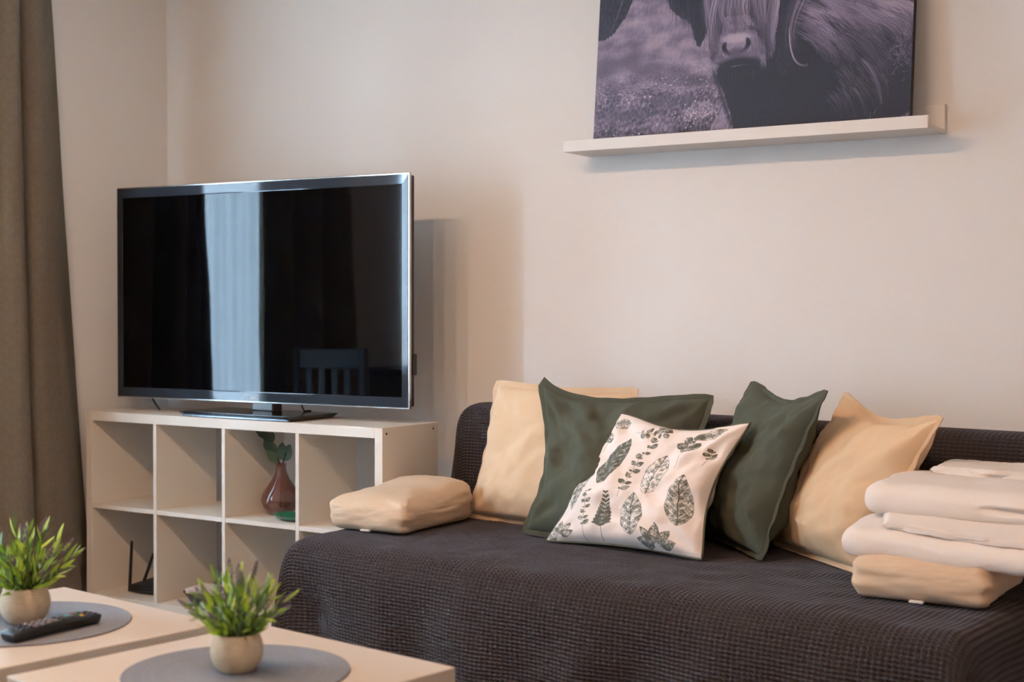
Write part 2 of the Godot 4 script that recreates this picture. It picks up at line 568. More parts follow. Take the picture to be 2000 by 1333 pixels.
func bar_lamp(at: Vector3, energy: float, label: String) -> void:
	var t := thing("ceiling_lamp", label, "lamp", at, 0.0, "bar ceiling lamps")
	part("ceiling_rose", lathe([Vector2(0, 0), Vector2(0.06, 0), Vector2(0.055, -0.025), Vector2(0, -0.028)], 24), M.metal, t)
	part("rod", tube([Vector3(0, -0.02, 0), Vector3(0, -0.14, 0)], 0.008), M.metal, t)
	part("bar", tube([Vector3(-0.57, -0.14, 0), Vector3(0.57, -0.14, 0)], 0.012), M.metal, t)
	var tint := Color(1.0, 0.815, 0.655)
	var glow := mat(Color(1, 0.93, 0.82), 0.5, {"emission_enabled": true, "emission": tint, "emission_energy_multiplier": 14.0})
	for k in 4:
		var x := -0.54 + 0.36 * k
		part("socket", tube([Vector3(x, -0.14, 0), Vector3(x, -0.19, 0)], 0.017), M.metal, t)
		part("bulb", lathe([Vector2(0, -0.04), Vector2(0.022, -0.034), Vector2(0.036, -0.015), Vector2(0.04, 0.004), Vector2(0.032, 0.024), Vector2(0.016, 0.04), Vector2(0, 0.042)], 20), glow, t, Vector3(x, -0.228, 0))
		part("shade", lathe([Vector2(0.019, 0.052), Vector2(0.030, 0.050), Vector2(0.092, -0.012), Vector2(0.0935, -0.012), Vector2(0.032, 0.053), Vector2(0.019, 0.055)], 32), M.white, t, Vector3(x, -0.228, 0))
		var l := OmniLight3D.new()
		l.name = "bulb_light"
		l.position = Vector3(x, -0.228, 0)
		l.light_color = tint
		l.light_energy = energy
		l.light_size = 0.036
		l.omni_range = 12.0
		l.omni_attenuation = 2.0
		l.shadow_enabled = true
		t.add_child(l, true)

# ---------------------------------------------------------------- cube shelf

const SH_W := 1.47
const SH_H := 0.752
const SH_D := 0.32
const SH_T := 0.0335
const SH_I := 0.0169
const SH_TOP := 0.0363
const SH_MID := 0.3727

func build_shelf() -> void:
	var t := thing("cube_shelf", "low white open cube shelf with eight compartments under the TV", "shelf")
	var W := SH_W
	var c := 0.001
	part("top_panel", bx(Vector3(SH_T, SH_H - SH_TOP, 0), Vector3(W - SH_T, SH_H, SH_D), c), M.laminate, t)
	part("bottom_panel", bx(Vector3(SH_T, 0, 0), Vector3(W - SH_T, SH_TOP, SH_D), c), M.laminate, t)
	part("side_panel", bx(Vector3(0, 0, 0), Vector3(SH_T, SH_H, SH_D), c), M.laminate, t)
	var right := part("side_panel", bx(Vector3(W - SH_T, 0, 0), Vector3(W, SH_H, SH_D), c), M.laminate, t)
	for zz in [0.298, 0.029]:
		var h := part("screw_hole", lathe([Vector2(0, 0.0006), Vector2(0.0042, 0.0006), Vector2(0.0042, -0.004), Vector2(0, -0.004)], 16), M.hole, right, Vector3(W, 0.731, zz))
		h.rotation.z = -PI / 2
	var cw := (W - 2.0 * SH_T - 3.0 * SH_I) / 4.0
	for k in 3:
		var x := SH_T + cw * (k + 1) + SH_I * k
		part("divider", bx(Vector3(x, SH_TOP, 0.0), Vector3(x + SH_I, SH_H - SH_TOP, SH_D - 0.001), c), M.laminate, t)
	for k in 4:
		var x := SH_T + (cw + SH_I) * k
		part("shelf_board", bx(Vector3(x, SH_MID, 0.0), Vector3(x + cw, SH_MID + SH_I, SH_D - 0.002), c), M.laminate, t)

# ---------------------------------------------------------------- television

func build_television() -> void:
	var turn := 0.0583
	var t := thing("television", "large black flat-screen TV with silver trim on a plate stand", "television", Vector3(0.775, SH_H, 0.2), turn)
	var w := 0.6875
	var y0 := 0.054
	var y1 := 0.873
	var b := 0.031
	var bt := 0.04
	part("housing", joined([
		bx(Vector3(-w + 0.006, y0 + 0.006, -0.045), Vector3(w - 0.006, y1 - 0.006, -0.012), 0.004),
		bx(Vector3(-w + 0.12, y0 + 0.08, -0.075), Vector3(w - 0.12, y1 - 0.2, -0.04), 0.01)]), M.black, t)
	part("screen", bx(Vector3(-w + b - 0.003, y0 + bt - 0.003, -0.014), Vector3(w - b + 0.003, y1 - bt + 0.003, -0.003), 0.0), M.screen, t)
	# bezel: one mitred frame, its face leaning a little outwards
	var fr := []
	for e in [[0.0, -0.010], [0.0, -0.0015], [0.03, 0.0], [0.93, 0.0003], [1.0, -0.0008], [1.0, -0.010]]:
		var f: float = e[0]
		var z: float = e[1]
		var xi := w - 0.004 - (b - 0.004) * f
		var yb := y0 + 0.004 + (bt - 0.004) * f
		var yt := y1 - 0.004 - (bt - 0.004) * f
		fr.append([Vector3(-xi, yb, z), Vector3(xi, yb, z), Vector3(xi, yt, z), Vector3(-xi, yt, z)])
	part("bezel", mitred(fr), M.bezel, t)
	var tr := []
	for e in [[-0.001, -0.013], [-0.001, -0.004], [0.0008, -0.0022], [0.0042, -0.0022], [0.0042, -0.013]]:
		var q: float = e[0]
		var z: float = e[1]
		tr.append([Vector3(-w + q, y0 + q, z), Vector3(w - q, y0 + q, z), Vector3(w - q, y1 - q, z), Vector3(-w + q, y1 - q, z)])
	part("silver_trim", mitred(tr), M.silver, t)
	part("side_port_cover", bx(Vector3(w - 0.012, 0.17, -0.046), Vector3(w + 0.004, 0.245, -0.02), 0.003), M.black, t)
	var text := TextMesh.new()
	var font := SystemFont.new()
	font.font_names = PackedStringArray(["Droid Sans"])
	font.font_weight = 700
	text.font = font
	text.text = "Panasonic"
	text.font_size = 16
	text.pixel_size = 0.0009
	text.depth = 0.0006
	part("logo", text, mat(Color(0.82, 0.82, 0.84), 0.4), t, Vector3(-0.01, y0 + 0.019, 0.0003))
	part("power_light", bx(Vector3(-0.045, y0 + 0.008, -0.001), Vector3(-0.041, y0 + 0.011, 0.001), 0.0005), mat(Color(0.55, 0.08, 0.10), 0.4), t)
	# stand, square to the shelf
	var stand := part("stand_base", soft_box(Vector3(0.56, 0.02, 0.265), 0.004, 12, func(p: Vector3): return Vector3(p.x * (1.0 - 0.16 * (0.5 - p.y / 0.02) * 0.5), p.y, p.z * (1.0 - 0.10 * (0.5 - p.y / 0.02)))), mat(Color(0.07, 0.07, 0.08), 0.16, {"metallic_specular": 0.6}), t, Vector3(0.01, 0.0105, -0.012))
	stand.rotation.y = -turn
	var lip := part("stand_trim", bx(Vector3(-0.262, -0.009, 0.1225), Vector3(0.262, -0.001, 0.129), 0.002), mat(Color(0.42, 0.44, 0.47), 0.25, {"metallic": 0.7}), stand)
	lip.set_meta("label", "grey metal front edge")
	part("neck", bx(Vector3(-0.052, 0.018, -0.105), Vector3(0.052, 0.12, -0.048), 0.006), mat(Color(0.30, 0.275, 0.26), 0.3, {"metallic": 0.4}), t)
	part("cable", tube([Vector3(-0.565, 0.085, -0.055), Vector3(-0.56, 0.054, -0.055), Vector3(-0.54, 0.030, -0.055), Vector3(-0.518, 0.006, -0.055)], 0.0045, 8), M.black, t)
	part("cable", tube([Vector3(0.17, 0.09, -0.06), Vector3(0.165, 0.05, -0.07), Vector3(0.163, 0.024, -0.09), Vector3(0.163, 0.022, -0.13)], 0.003, 8), M.black, t)

# rings of four corners, lofted with flat sides and mitred corners
func mitred(rings: Array) -> ArrayMesh:
	var st := SurfaceTool.new()
	st.begin(Mesh.PRIMITIVE_TRIANGLES)
	var c := rings.size()
	for k in c:
		var a: Array = rings[k]
		var b: Array = rings[(k + 1) % c]
		for i in 4:
			var j := (i + 1) % 4
			var q := [a[i], a[j], b[j], b[i]]
			var n: Vector3 = (q[1] - q[0]).cross(q[2] - q[0])
			if n.length() < 1e-12:
				n = (q[2] - q[0]).cross(q[3] - q[0])
			n = n.normalized()
			for v in [0, 2, 1, 0, 3, 2]:
				st.set_normal(n)
				st.set_uv(Vector2(q[v].x, q[v].y))
				st.add_vertex(q[v])
	return st.commit()

# ---------------------------------------------------------------- sofa and its waffle throw

const SO_A0 := 0.045
const SO_A1 := 2.235

func build_sofa() -> void:
	var t := thing("sofa", "armless sofa hidden under the charcoal waffle throw", "sofa", so(0, 0, 0), -deg_to_rad(6.5))
	var fabric := mat(Color(0.2, 0.2, 0.21), 0.95)
	part("seat", bx(Vector3(SO_A0 + 0.03, 0.10, 0.16), Vector3(SO_A1 - 0.03, SEAT - 0.012, 0.945), 0.05), fabric, t)
	part("backrest", bx(Vector3(SO_A0 + 0.03, 0.10, 0.005), Vector3(SO_A1 - 0.03, 0.795, 0.14), 0.03), fabric, t)
	for a in [SO_A0 + 0.08, SO_A1 - 0.12]:
		for b in [0.05, 0.86]:
			part("leg", bx(Vector3(a, 0.0, b), Vector3(a + 0.05, 0.102, b + 0.05), 0.003), M.black, t)
	solo("waffle_throw", waffle_throw(), M.throw, "dark charcoal waffle-weave throw draped over the whole sofa", "throw")

func waffle_throw() -> ArrayMesh:
	var cell_s := 0.0155
	var cell_t := 0.0108
	var k4 := 4
	# section over the sofa: (b, y)
	var line := chaikin([Vector2(-0.012, 0.62), Vector2(-0.012, 0.80), Vector2(0.02, 0.818), Vector2(0.12, 0.816), Vector2(0.155, 0.79), Vector2(0.166, 0.60), Vector2(0.172, 0.475), Vector2(0.20, SEAT + 0.004), Vector2(0.34, SEAT), Vector2(0.86, SEAT - 0.002), Vector2(0.955, SEAT - 0.012), Vector2(0.985, SEAT - 0.075), Vector2(0.992, 0.30), Vector2(1.0, 0.03)], 3)
	var total := 0.0
	for k in line.size() - 1:
		total += line[k].distance_to(line[k + 1])
	var ct := int(total / cell_t)
	var nt := ct * k4
	var prof := even(line, nt)
	var side := 0.40
	var r := 0.06
	var s0 := SO_A0 - side
	var s1 := SO_A1 + side
	var cs := int((s1 - s0) / cell_s)
	var ns := cs * k4
	# across: (a, drop)
	var across := []
	for i in ns + 1:
		var s := lerpf(s0, s1, float(i) / ns)
		var mirror := s > (SO_A0 + SO_A1) * 0.5
		var q := (s - (SO_A1 - r)) if mirror else (SO_A0 + r - s)
		var a := s
		var drop := 0.0
		if q > 0.0:
			var out := 0.0
			if q < r * PI * 0.5:
				out = r * sin(q / r)
				drop = r * (1.0 - cos(q / r))
			else:
				var rest := q - r * PI * 0.5
				out = r + rest * 0.30
				drop = r + rest * 0.95
			a = SO_A1 - r + out if mirror else SO_A0 + r - out
		across.append(Vector2(a, drop))
	var n1 := noise(1.7, 31, 3)
	var n2 := noise(5.0, 32, 2)
	var w := ns + 1
	var base := PackedVector3Array()
	base.resize(w * (nt + 1))
	for j in nt + 1:
		var p: Vector2 = prof[j]
		var front := smoothstep(0.93, 0.99, p.x) * smoothstep(0.44, 0.15, p.y)
		for i in w:
			var q: Vector2 = across[i]
			var b := p.x
			var y := p.y - q.y
			var a := q.x
			b += front * (0.016 * sin(a * 7.5 + 0.6) + 0.012 * sin(a * 17.0) + 0.035 * n1.get_noise_2d(a, y))
			b -= front * 0.05 * exp(-pow((a - SO_A0 - 0.13) / 0.09, 2.0))
			if p.x > 0.2 and p.x < 0.97:
				y += 0.006 * n1.get_noise_2d(a * 1.3, p.x * 2.0 + 7.0) + 0.003 * n2.get_noise_2d(a, p.x)
			a += smoothstep(0.0, 0.3, q.y) * 0.02 * sin(b * 14.0)
			# the shelf stands beside the sofa here: the cloth hangs straight
			a = lerpf(a, maxf(a, SO_A0 + 0.004), smoothstep(0.12, 0.19, b) * smoothstep(0.72, 0.56, b))
			base[j * w + i] = so(a, maxf(y, 0.012), b)
	var dip := [0.0, 0.72, 1.0, 0.72]
	var pos := PackedVector3Array()
	pos.resize(base.size())
	var uv := PackedVector2Array()
	uv.resize(base.size())
	for j in nt + 1:
		var pj: float = dip[j % k4]
		var ju := mini(j + 1, nt)
		var jd := maxi(j - 1, 0)
		for i in w:
			var at := j * w + i
			var n := (base[ju * w + i] - base[jd * w + i]).cross(base[j * w + mini(i + 1, ns)] - base[j * w + maxi(i - 1, 0)])
			var d: float = pj * dip[i % k4]
			var p := base[at]
			if n.length_squared() > 1e-14:
				p += n.normalized() * (0.004 - 0.0085 * d)
			pos[at] = p
			uv[at] = Vector2(float(i) / ns, float(j) / nt)
	var idx := PackedInt32Array()
	idx.resize(ns * nt * 6)
	var at2 := 0
	for j in nt:
		for i in ns:
			var a := j * w + i
			idx[at2] = a
			idx[at2 + 1] = a + 1
			idx[at2 + 2] = a + w + 1
			idx[at2 + 3] = a
			idx[at2 + 4] = a + w + 1
			idx[at2 + 5] = a + w
			at2 += 6
	return finish(pos, uv, idx, false, true)

# ---------------------------------------------------------------- coffee tables

func build_tables() -> void:
	# each: back-left corner, width, depth, turn in degrees
	var h := 0.4745
	var spec := [[Vector2(2.32, 1.842), 0.58, 0.592, 7.65, "white square coffee table at the bottom centre, nearer the sofa front"], [Vector2(1.647, 1.800), 0.612, 0.592, 8.0, "white square coffee table at the far left, with the remote control"]]
	for s in spec:
		var t := thing("coffee_table", s[4], "table", Vector3(s[0].x, 0, s[0].y), -deg_to_rad(s[3]), "pair of white coffee tables")
		var w: float = s[1]
		var d: float = s[2]
		part("tabletop", bx(Vector3(0, h - 0.052, 0), Vector3(w, h, d), 0.0015), M.table, t)
		for x in [0.0, w - 0.05]:
			for z in [0.0, d - 0.05]:
				part("leg", bx(Vector3(x, 0, z), Vector3(x + 0.05, h - 0.052, z + 0.05), 0.0015), M.table, t)

# ---------------------------------------------------------------- cushions

# corners: bottom left, bottom right, top right, top left (as seen from the front).
# dips: how far the bottom, right, top and left edges curve in; skews move the deepest point along the edge.
func edge_point(p: Vector3, q: Vector3, inward: Vector3, d: float, skew: float, t: float) -> Vector3:
	var s := pow(t, skew)
	return p.lerp(q, t) + inward * (d * pow(4.0 * s * (1.0 - s), 1.4))

func patch(c: Array, dips: Array, skews: Array, u: float, v: float) -> Vector3:
	var right: Vector3 = ((c[1] - c[0]) + (c[2] - c[3])).normalized()
	var up: Vector3 = ((c[3] - c[0]) + (c[2] - c[1])).normalized()
	var bot := edge_point(c[0], c[1], up, dips[0], skews[0], u)
	var top := edge_point(c[3], c[2], -up, dips[2], skews[2], u)
	var lef := edge_point(c[0], c[3], right, dips[3], skews[3], v)
	var rig := edge_point(c[1], c[2], -right, dips[1], skews[1], v)
	var bil: Vector3 = c[0].lerp(c[1], u).lerp(c[3].lerp(c[2], u), v)
	return bot.lerp(top, v) + lef.lerp(rig, u) - bil

func cushion(called: String, label: String, c: Array, thick: float, dips: Array, skews: Array, cover: Material, border: Material, border_width: float, seed_: int, puff := 0.5, wrinkle := 1.0) -> Node3D:
	var base: Vector3 = (c[0] + c[1]) * 0.5
	var t := thing(called, label, "cushion", base, 0.0, "cushions on the sofa")
	var cc := []
	for p in c:
		cc.append(p - base)
	var n: Vector3 = ((cc[1] - cc[0]) + (cc[2] - cc[3])).cross((cc[3] - cc[0]) + (cc[2] - cc[1])).normalized()
	var g := 44
	var nz := noise(1.0, seed_, 3)
	var pos := PackedVector3Array()
	var uv := PackedVector2Array()
	var idx := PackedInt32Array()
	var w := g + 1
	var fold_a := seed_ * 0.7
	for side in [1.0, -1.0]:
		for j in w:
			for i in w:
				var u := float(i) / g
				var v := float(j) / g
				var x := 2.0 * u - 1.0
				var y := 2.0 * v - 1.0
				var f := pow(maxf(1.0 - pow(absf(x), 2.3), 0.0), puff) * pow(maxf(1.0 - pow(absf(y), 2.3), 0.0), puff)
				var bulk := f * (1.0 - 0.22 * y)
				var p := patch(cc, dips, skews, u, v)
				var edge := minf(1.0, f * 2.2)
				var wr := 0.016 * nz.get_noise_3d(x * 1.3, y * 1.3, side) + 0.006 * (0.5 - absf(nz.get_noise_3d(x * 2.6 + 0.8 * y, y * 1.4, side + 3.0)) * 2.0)
				for k in 4:
					var ox := -1.0 if k == 0 or k == 3 else 1.0
					var oy := -1.0 if k < 2 else 1.0
					var dx: float = x - ox
					var dy: float = y - oy
					var far := sqrt(dx * dx + dy * dy)
					var an := atan2(dy, dx)
					wr += 0.009 * sin(an * 9.0 + fold_a + k * 1.7) * exp(-far * 2.6) * smoothstep(0.05, 0.4, far)
				# creases running in from the gathered left and right edges
				wr += 0.010 * sin(y * 7.0 + fold_a + 2.5 * x) * pow(absf(x), 3.0) * (0.6 + 0.8 * nz.get_noise_2d(y * 2.0, 7.0))
				p += n * side * (thick * 0.5 * bulk + wr * wrinkle * edge + 0.0018)
				pos.append(p)
				uv.append(Vector2(u, 1.0 - v))
	for side in 2:
		for j in g:
			for i in g:
				var a := side * w * w + j * w + i
				if side == 0:
					idx.append_array([a, a + w + 1, a + 1, a, a + w, a + w + 1])
				else:
					idx.append_array([a, a + 1, a + w + 1, a, a + w + 1, a + w])
	# close the seam
	var rim := []
	for i in g:
		rim.append(i)
	for j in g:
		rim.append(j * w + g)
	for i in g:
		rim.append(g * w + g - i)
	for j in g:
		rim.append((g - j) * w)
	for k in rim.size():
		var a: int = rim[k]
		var b: int = rim[(k + 1) % rim.size()]
		idx.append_array([a, b, b + w * w, a, b + w * w, a + w * w])
	part("cover", finish(pos, uv, idx, true), cover, t)
	var centre := (cc[0] + cc[1] + cc[2] + cc[3]) * 0.25 as Vector3
	var line := []
	for k in rim.size():
		line.append((pos[rim[k]] + pos[rim[k] + w * w]) * 0.5)
	if border_width > 0.008:
		var secs := []
		for k in line.size():
			var p: Vector3 = line[k]
			var along: Vector3 = (line[(k + 1) % line.size()] - line[(k - 1 + line.size()) % line.size()]).normalized()
			var out := along.cross(n)
			if out.dot(p - centre) < 0.0:
				out = -out
			var wave := n * (0.005 * nz.get_noise_1d(k * 0.09 + 50.0) + 0.0016 * sin(k * 0.9))
			var o := p + out.normalized() * border_width + wave * 1.5
			secs.append([p - out * 0.006 + n * 0.0025, o + n * 0.0014, o - n * 0.0014, p - out * 0.006 - n * 0.0025])
		part("border", loft(secs, false, false, true), border, t)
	elif border_width > 0.0:
		part("piping", tube(line, border_width, 8, true), border, t)
	return t

func build_cushions() -> void:
	cushion("cream_cushion", "cream cushion at the left end, behind the dark green one", [so(0.262, SEAT + 0.018, 0.32), so(0.80, SEAT + 0.018, 0.33), so(0.835, 0.888, 0.19), so(0.298, 0.896, 0.225)], 0.15, [-0.004, 0.02, 0.012, 0.018], [1, 1, 1, 1], M.cream, M.cream, 0.018, 3, 0.42, 1.1)
	cushion("green_cushion", "dark green cushion leaning on the left cream one", [so(0.635, SEAT + 0.022, 0.49), so(1.20, SEAT + 0.02, 0.46), so(1.148, 0.884, 0.25), so(0.585, 0.922, 0.345)], 0.17, [0.0, 0.03, 0.05, 0.055], [1, 1, 0.62, 0.9], M.green, M.green_edge, 0.016, 5, 0.5, 1.9)
	cushion("leaf_cushion", "small white cushion printed with grey-green leaves, in front", [so(0.775, SEAT + 0.012, 0.565), so(1.305, SEAT + 0.012, 0.545), so(1.362, 0.83, 0.38), so(0.92, 0.838, 0.385)], 0.13, [0.012, 0.045, 0.04, 0.012], [1, 1, 1.1, 1], M.leaf, M.piping, 0.004, 8, 0.5, 1.7)
	cushion("green_cushion", "dark green cushion turned sideways, between leaf cushion and right cream one", [so(1.075, SEAT + 0.03, 0.20), so(1.435, SEAT + 0.02, 0.44), so(1.605, 0.925, 0.40), so(1.225, 0.925, 0.14)], 0.17, [0.01, 0.03, 0.045, 0.03], [1, 1, 1.3, 1], M.green, M.green_edge, 0.014, 13, 0.5, 1.8)
	cushion("sand_cushion", "large sand-coloured cushion at the right, leaning behind the folded towels", [so(1.345, SEAT + 0.025, 0.20), so(1.735, SEAT + 0.02, 0.45), so(1.945, 0.872, 0.44), so(1.555, 0.905, 0.175)], 0.19, [0.0, 0.02, 0.045, 0.03], [1, 1, 1.0, 1], M.sand, M.sand, 0.014, 21, 0.48, 1.3)
	box_cushion(so(0.188, 0, 0.578), -deg_to_rad(6.5 - 9.0), Vector3(0.30, 0.108, 0.41), 31, "natural linen box cushion lying flat at the left end of the sofa", -0.10)
	box_cushion(so(1.985, 0, 0.520), -deg_to_rad(6.5 - 7.5), Vector3(0.335, 0.112, 0.40), 37, "natural linen box cushion lying under the white towels", 0.05)

func box_cushion(at: Vector3, turn: float, size: Vector3, seed_: int, label: String, lift: float) -> void:
	var t := thing("box_cushion", label, "cushion", Vector3(at.x, SEAT + 0.006, at.z), turn, "linen box cushions")
	var n := noise(1.0, seed_, 3)
	var mesh := soft_box(size, 0.030, 30, func(p: Vector3):
		var x := p.x / size.x * 2.0
		var y := p.y / size.y * 2.0
		var z := p.z / size.z * 2.0
		var bow := (1.0 - x * x) * (1.0 - z * z)
		var q := p
		q.x *= 1.0 + 0.05 * (1.0 - y * y) * (1.0 - z * z) - 0.03 * y * y
		q.z *= 1.0 + 0.05 * (1.0 - y * y) * (1.0 - x * x) - 0.03 * y * y
		q.y = size.y * 0.5 + p.y
		q.y += maxf(y, 0.0) * (0.024 * bow - 0.012 * pow(maxf(absf(x), absf(z)), 6.0))
		q.y += maxf(0.0, -z) * absf(lift) * 0.35 * (0.5 + 0.5 * y)
		var pinch := pow(absf(x) * absf(z), 3.0)
		q.x *= 1.0 + 0.03 * pinch * y * y
		var wr := 0.009 * n.get_noise_3d(x * 0.9, y * 0.7, z * 0.9) + 0.0025 * n.get_noise_3d(x * 2.4, y * 1.6, z * 2.4)
		var corner := Vector2(1.0 - absf(x), 1.0 - absf(z)).length()
		wr += 0.005 * sin(6.5 * y + 2.0 * x + seed_) * exp(-corner * 5.0)
		wr += 0.004 * sin(atan2(1.0 - absf(z), 1.0 - absf(x)) * 8.0 + seed_) * exp(-corner * 3.5) * smoothstep(0.0, 0.25, corner)
		return q + Vector3(x, maxf(y, 0.0), z).normalized() * wr)
	part("cover", mesh, M.linen, t)
	part("care_tag", bx(Vector3(-0.017, 0.004, size.z * 0.49), Vector3(0.017, 0.010, size.z * 0.49 + 0.012), 0.001), M.white, t)

# ---------------------------------------------------------------- towels

# thick terry cloth folded along a path in its own (x, y), width along z
func folded(path: Array, thick: float, z0: float, z1: float, seed_: int, droop: Callable) -> ArrayMesh:
	var line := even(chaikin(path, 3), 90)
	var n := noise(1.0, seed_, 3)
	var fine := noise(14.0, seed_ + 1, 2)
	var secs := []
	for k in line.size():
		var p: Vector2 = line[k]
		var q: Vector2 = line[mini(k + 1, line.size() - 1)] - line[maxi(k - 1, 0)]
		q = q.normalized()
		var across := Vector2(-q.y, q.x)
		var ring := []
		var m := 40
		for i in m:
			var a := TAU * i / m
			# rounded slab section: z across the width, offset along the normal
			var cz := clampf(cos(a) * 1.25, -1.0, 1.0)
			var cn := clampf(sin(a) * 1.9, -1.0, 1.0)
			var z := lerpf(z0, z1, 0.5 + 0.5 * cz)
			var wob := 0.006 * n.get_noise_3d(p.x * 4.0, z * 4.0, k * 0.02) + 0.0012 * fine.get_noise_3d(p.x * 6.0, p.y * 6.0, z * 6.0)
			var e := p + across * (cn * thick * 0.5 + wob)
			ring.append(droop.call(Vector3(e.x + 0.02 * n.get_noise_2d(z * 6.0, 9.0), e.y, z + 0.016 * n.get_noise_2d(p.x * 4.0, k * 0.03))))
		secs.append(ring)
	return loft(secs)

func build_towels() -> void:
	var tw := mat(Color(0.93, 0.905, 0.88), 1.0, {"metallic_specular": 0.15, "rim_enabled": true, "rim": 0.5, "rim_tint": 0.3, "uv1_triplanar": true, "uv1_scale": Vector3(9, 9, 9), "heightmap_enabled": true, "heightmap_texture": noise_tex(0.22, 77, Color.BLACK, Color.WHITE, 256, 3), "heightmap_scale": 0.16})
	var at := so(1.985, 0, 0.52)
	var base := SEAT + 0.128
	var a := thing("folded_towel", "lower folded white towel, on the linen box cushion", "towel", Vector3(at.x, base, at.z), -deg_to_rad(2.0), "folded white towels")
	# plump folded slabs: rounded at the fold, slumping over the cushion's front
	var n := noise(1.0, 51, 3)
	var fine := noise(10.0, 52, 2)
	var slab := func(lo: Vector3, hi: Vector3, r: float, droop: float, seed_: float, crease: float) -> ArrayMesh:
		var size := hi - lo
		var mid := (lo + hi) * 0.5
		return soft_box(size, r, 30, func(p: Vector3):
			var u := p / (size * 0.5)
			var q := p
			var wr := 0.008 * n.get_noise_3d(p.x * 5.0 + seed_, p.y * 6.0, p.z * 5.0) + 0.0016 * fine.get_noise_3d(p.x * 3.0, p.y * 3.0 + seed_, p.z * 3.0)
			q += Vector3(u.x, u.y, u.z).normalized() * wr
			# the fold line where the layers part, on the front
			var line := exp(-pow((u.y - 0.12 + 0.25 * smoothstep(-0.2, 0.9, u.x)) / 0.16, 2.0)) * smoothstep(crease - 0.1, crease + 0.12, u.x) * smoothstep(0.6, 1.0, u.z)
			q.z -= 0.020 * line
			q += mid
			var f := smoothstep(0.04, 0.19, q.z)
			q.y -= droop * f * (0.7 + 0.3 * smoothstep(-0.12, 0.1, q.x))
			q.y -= 0.012 * smoothstep(-0.08, -0.2, q.x) * (1.0 - f)
			q.y *= 1.0 - 0.08 * smoothstep(0.1, 0.3, q.x)
			return q)
	part("lower_fold", slab.call(Vector3(-0.190, 0.0, -0.15), Vector3(0.33, 0.070, 0.185), 0.034, 0.040, 3.0, 2.0), tw, a)
	var sag := func(p: Vector3) -> Vector3:
		var f := smoothstep(0.04, 0.19, p.z)
		return p + Vector3(0, -0.038 * f * (0.7 + 0.3 * smoothstep(-0.12, 0.1, p.x)), 0)
	part("upper_fold", folded([Vector2(0.33, 0.070), Vector2(0.0, 0.075), Vector2(-0.08, 0.077), Vector2(-0.098, 0.081), Vector2(-0.07, 0.086), Vector2(0.10, 0.083), Vector2(0.33, 0.078)], 0.012, -0.15, 0.165, 52, sag), tw, a)
	var b := thing("folded_towel", "upper folded white towel, topmost on the pile", "towel", Vector3(at.x + 0.015, base + 0.086, at.z - 0.05), -deg_to_rad(-1.0), "folded white towels")
	part("lower_fold", slab.call(Vector3(-0.180, 0.0, -0.15), Vector3(0.34, 0.076, 0.165), 0.037, 0.022, 11.0, 0.15), tw, b)
	var sag2 := func(p: Vector3) -> Vector3:
		return p + Vector3(0, -0.022 * smoothstep(0.04, 0.17, p.z), 0)
	part("upper_fold", folded([Vector2(0.34, 0.070), Vector2(0.04, 0.080), Vector2(-0.04, 0.085), Vector2(-0.058, 0.090), Vector2(-0.03, 0.096), Vector2(0.12, 0.093), Vector2(0.34, 0.084)], 0.012, -0.18, 0.0, 54, sag2), tw, b)

# ---------------------------------------------------------------- picture on its ledge

var pic := PackedFloat32Array()
const PW := 1085
const PH := 920

func dab(x: float, y: float, r: float, val: float, alpha: float) -> void:
	var x0 := maxi(int(x - r), 0)
	var x1 := mini(int(x + r + 1.0), PW - 1)
	var y0 := maxi(int(y - r), 0)
	var y1 := mini(int(y + r + 1.0), PH - 1)
	for j in range(y0, y1 + 1):
		for i in range(x0, x1 + 1):
			var d := sqrt((i - x) * (i - x) + (j - y) * (j - y))
			var a := clampf(r + 0.5 - d, 0.0, 1.0) * alpha
			if a > 0.0:
				pic[j * PW + i] = lerpf(pic[j * PW + i], val, a)

# a hair: from a over b to c, in metres from the canvas's lower left corner
func hair(a: Vector2, b: Vector2, c: Vector2, width: float, val: float, alpha: float) -> void:
	var n := int(maxf(8.0, a.distance_to(c) * 520.0 / maxf(width, 0.8)))
	for k in n + 1:
		var t := float(k) / n
		var p := a.lerp(b, t).lerp(b.lerp(c, t), t)
		dab(p.x * 1000.0, PH - p.y * 1000.0, maxf(width * (1.0 - 0.75 * t), 0.45), val, alpha * minf(1.0, 5.0 * t + 0.3))

func lock(r: RandomNumberGenerator, a: Vector2, b: Vector2, c: Vector2, count: int, spread: float, val: float, vary: float) -> void:
	for k in count:
		var o := Vector2(r.randfn(0.0, spread), r.randfn(0.0, spread * 0.6))
		hair(a + o, b + o * 0.9 + Vector2(r.randfn(0.0, 0.003), 0.0), c + o * 0.45, r.randf_range(0.7, 1.9), clampf(val + r.randf_range(-vary, vary), 0.1, 0.9), 0.55)

func fill_shape(pts: Array, val: float, n: FastNoiseLite, rough: float) -> void:
	var poly := PackedVector2Array()
	var lo := Vector2(1e9, 1e9)
	var hi := -lo
	for p in chaikin(pts + [pts[0]], 2):
		var q := Vector2(p.x * 1000.0, PH - p.y * 1000.0)
		poly.append(q)
		lo = lo.min(q)
		hi = hi.max(q)
	for j in range(maxi(int(lo.y) - 4, 0), mini(int(hi.y) + 4, PH)):
		for i in range(maxi(int(lo.x) - 4, 0), mini(int(hi.x) + 4, PW)):
			var s := Vector2(i + 5.0 * n.get_noise_2d(i * 2.0, j * 0.5), j + 5.0 * n.get_noise_2d(j * 0.5 + 90.0, i * 2.0))
			if Geometry2D.is_point_in_polygon(s, poly):
				pic[j * PW + i] = val + rough * n.get_noise_2d(i * 2.0, j * 0.7)

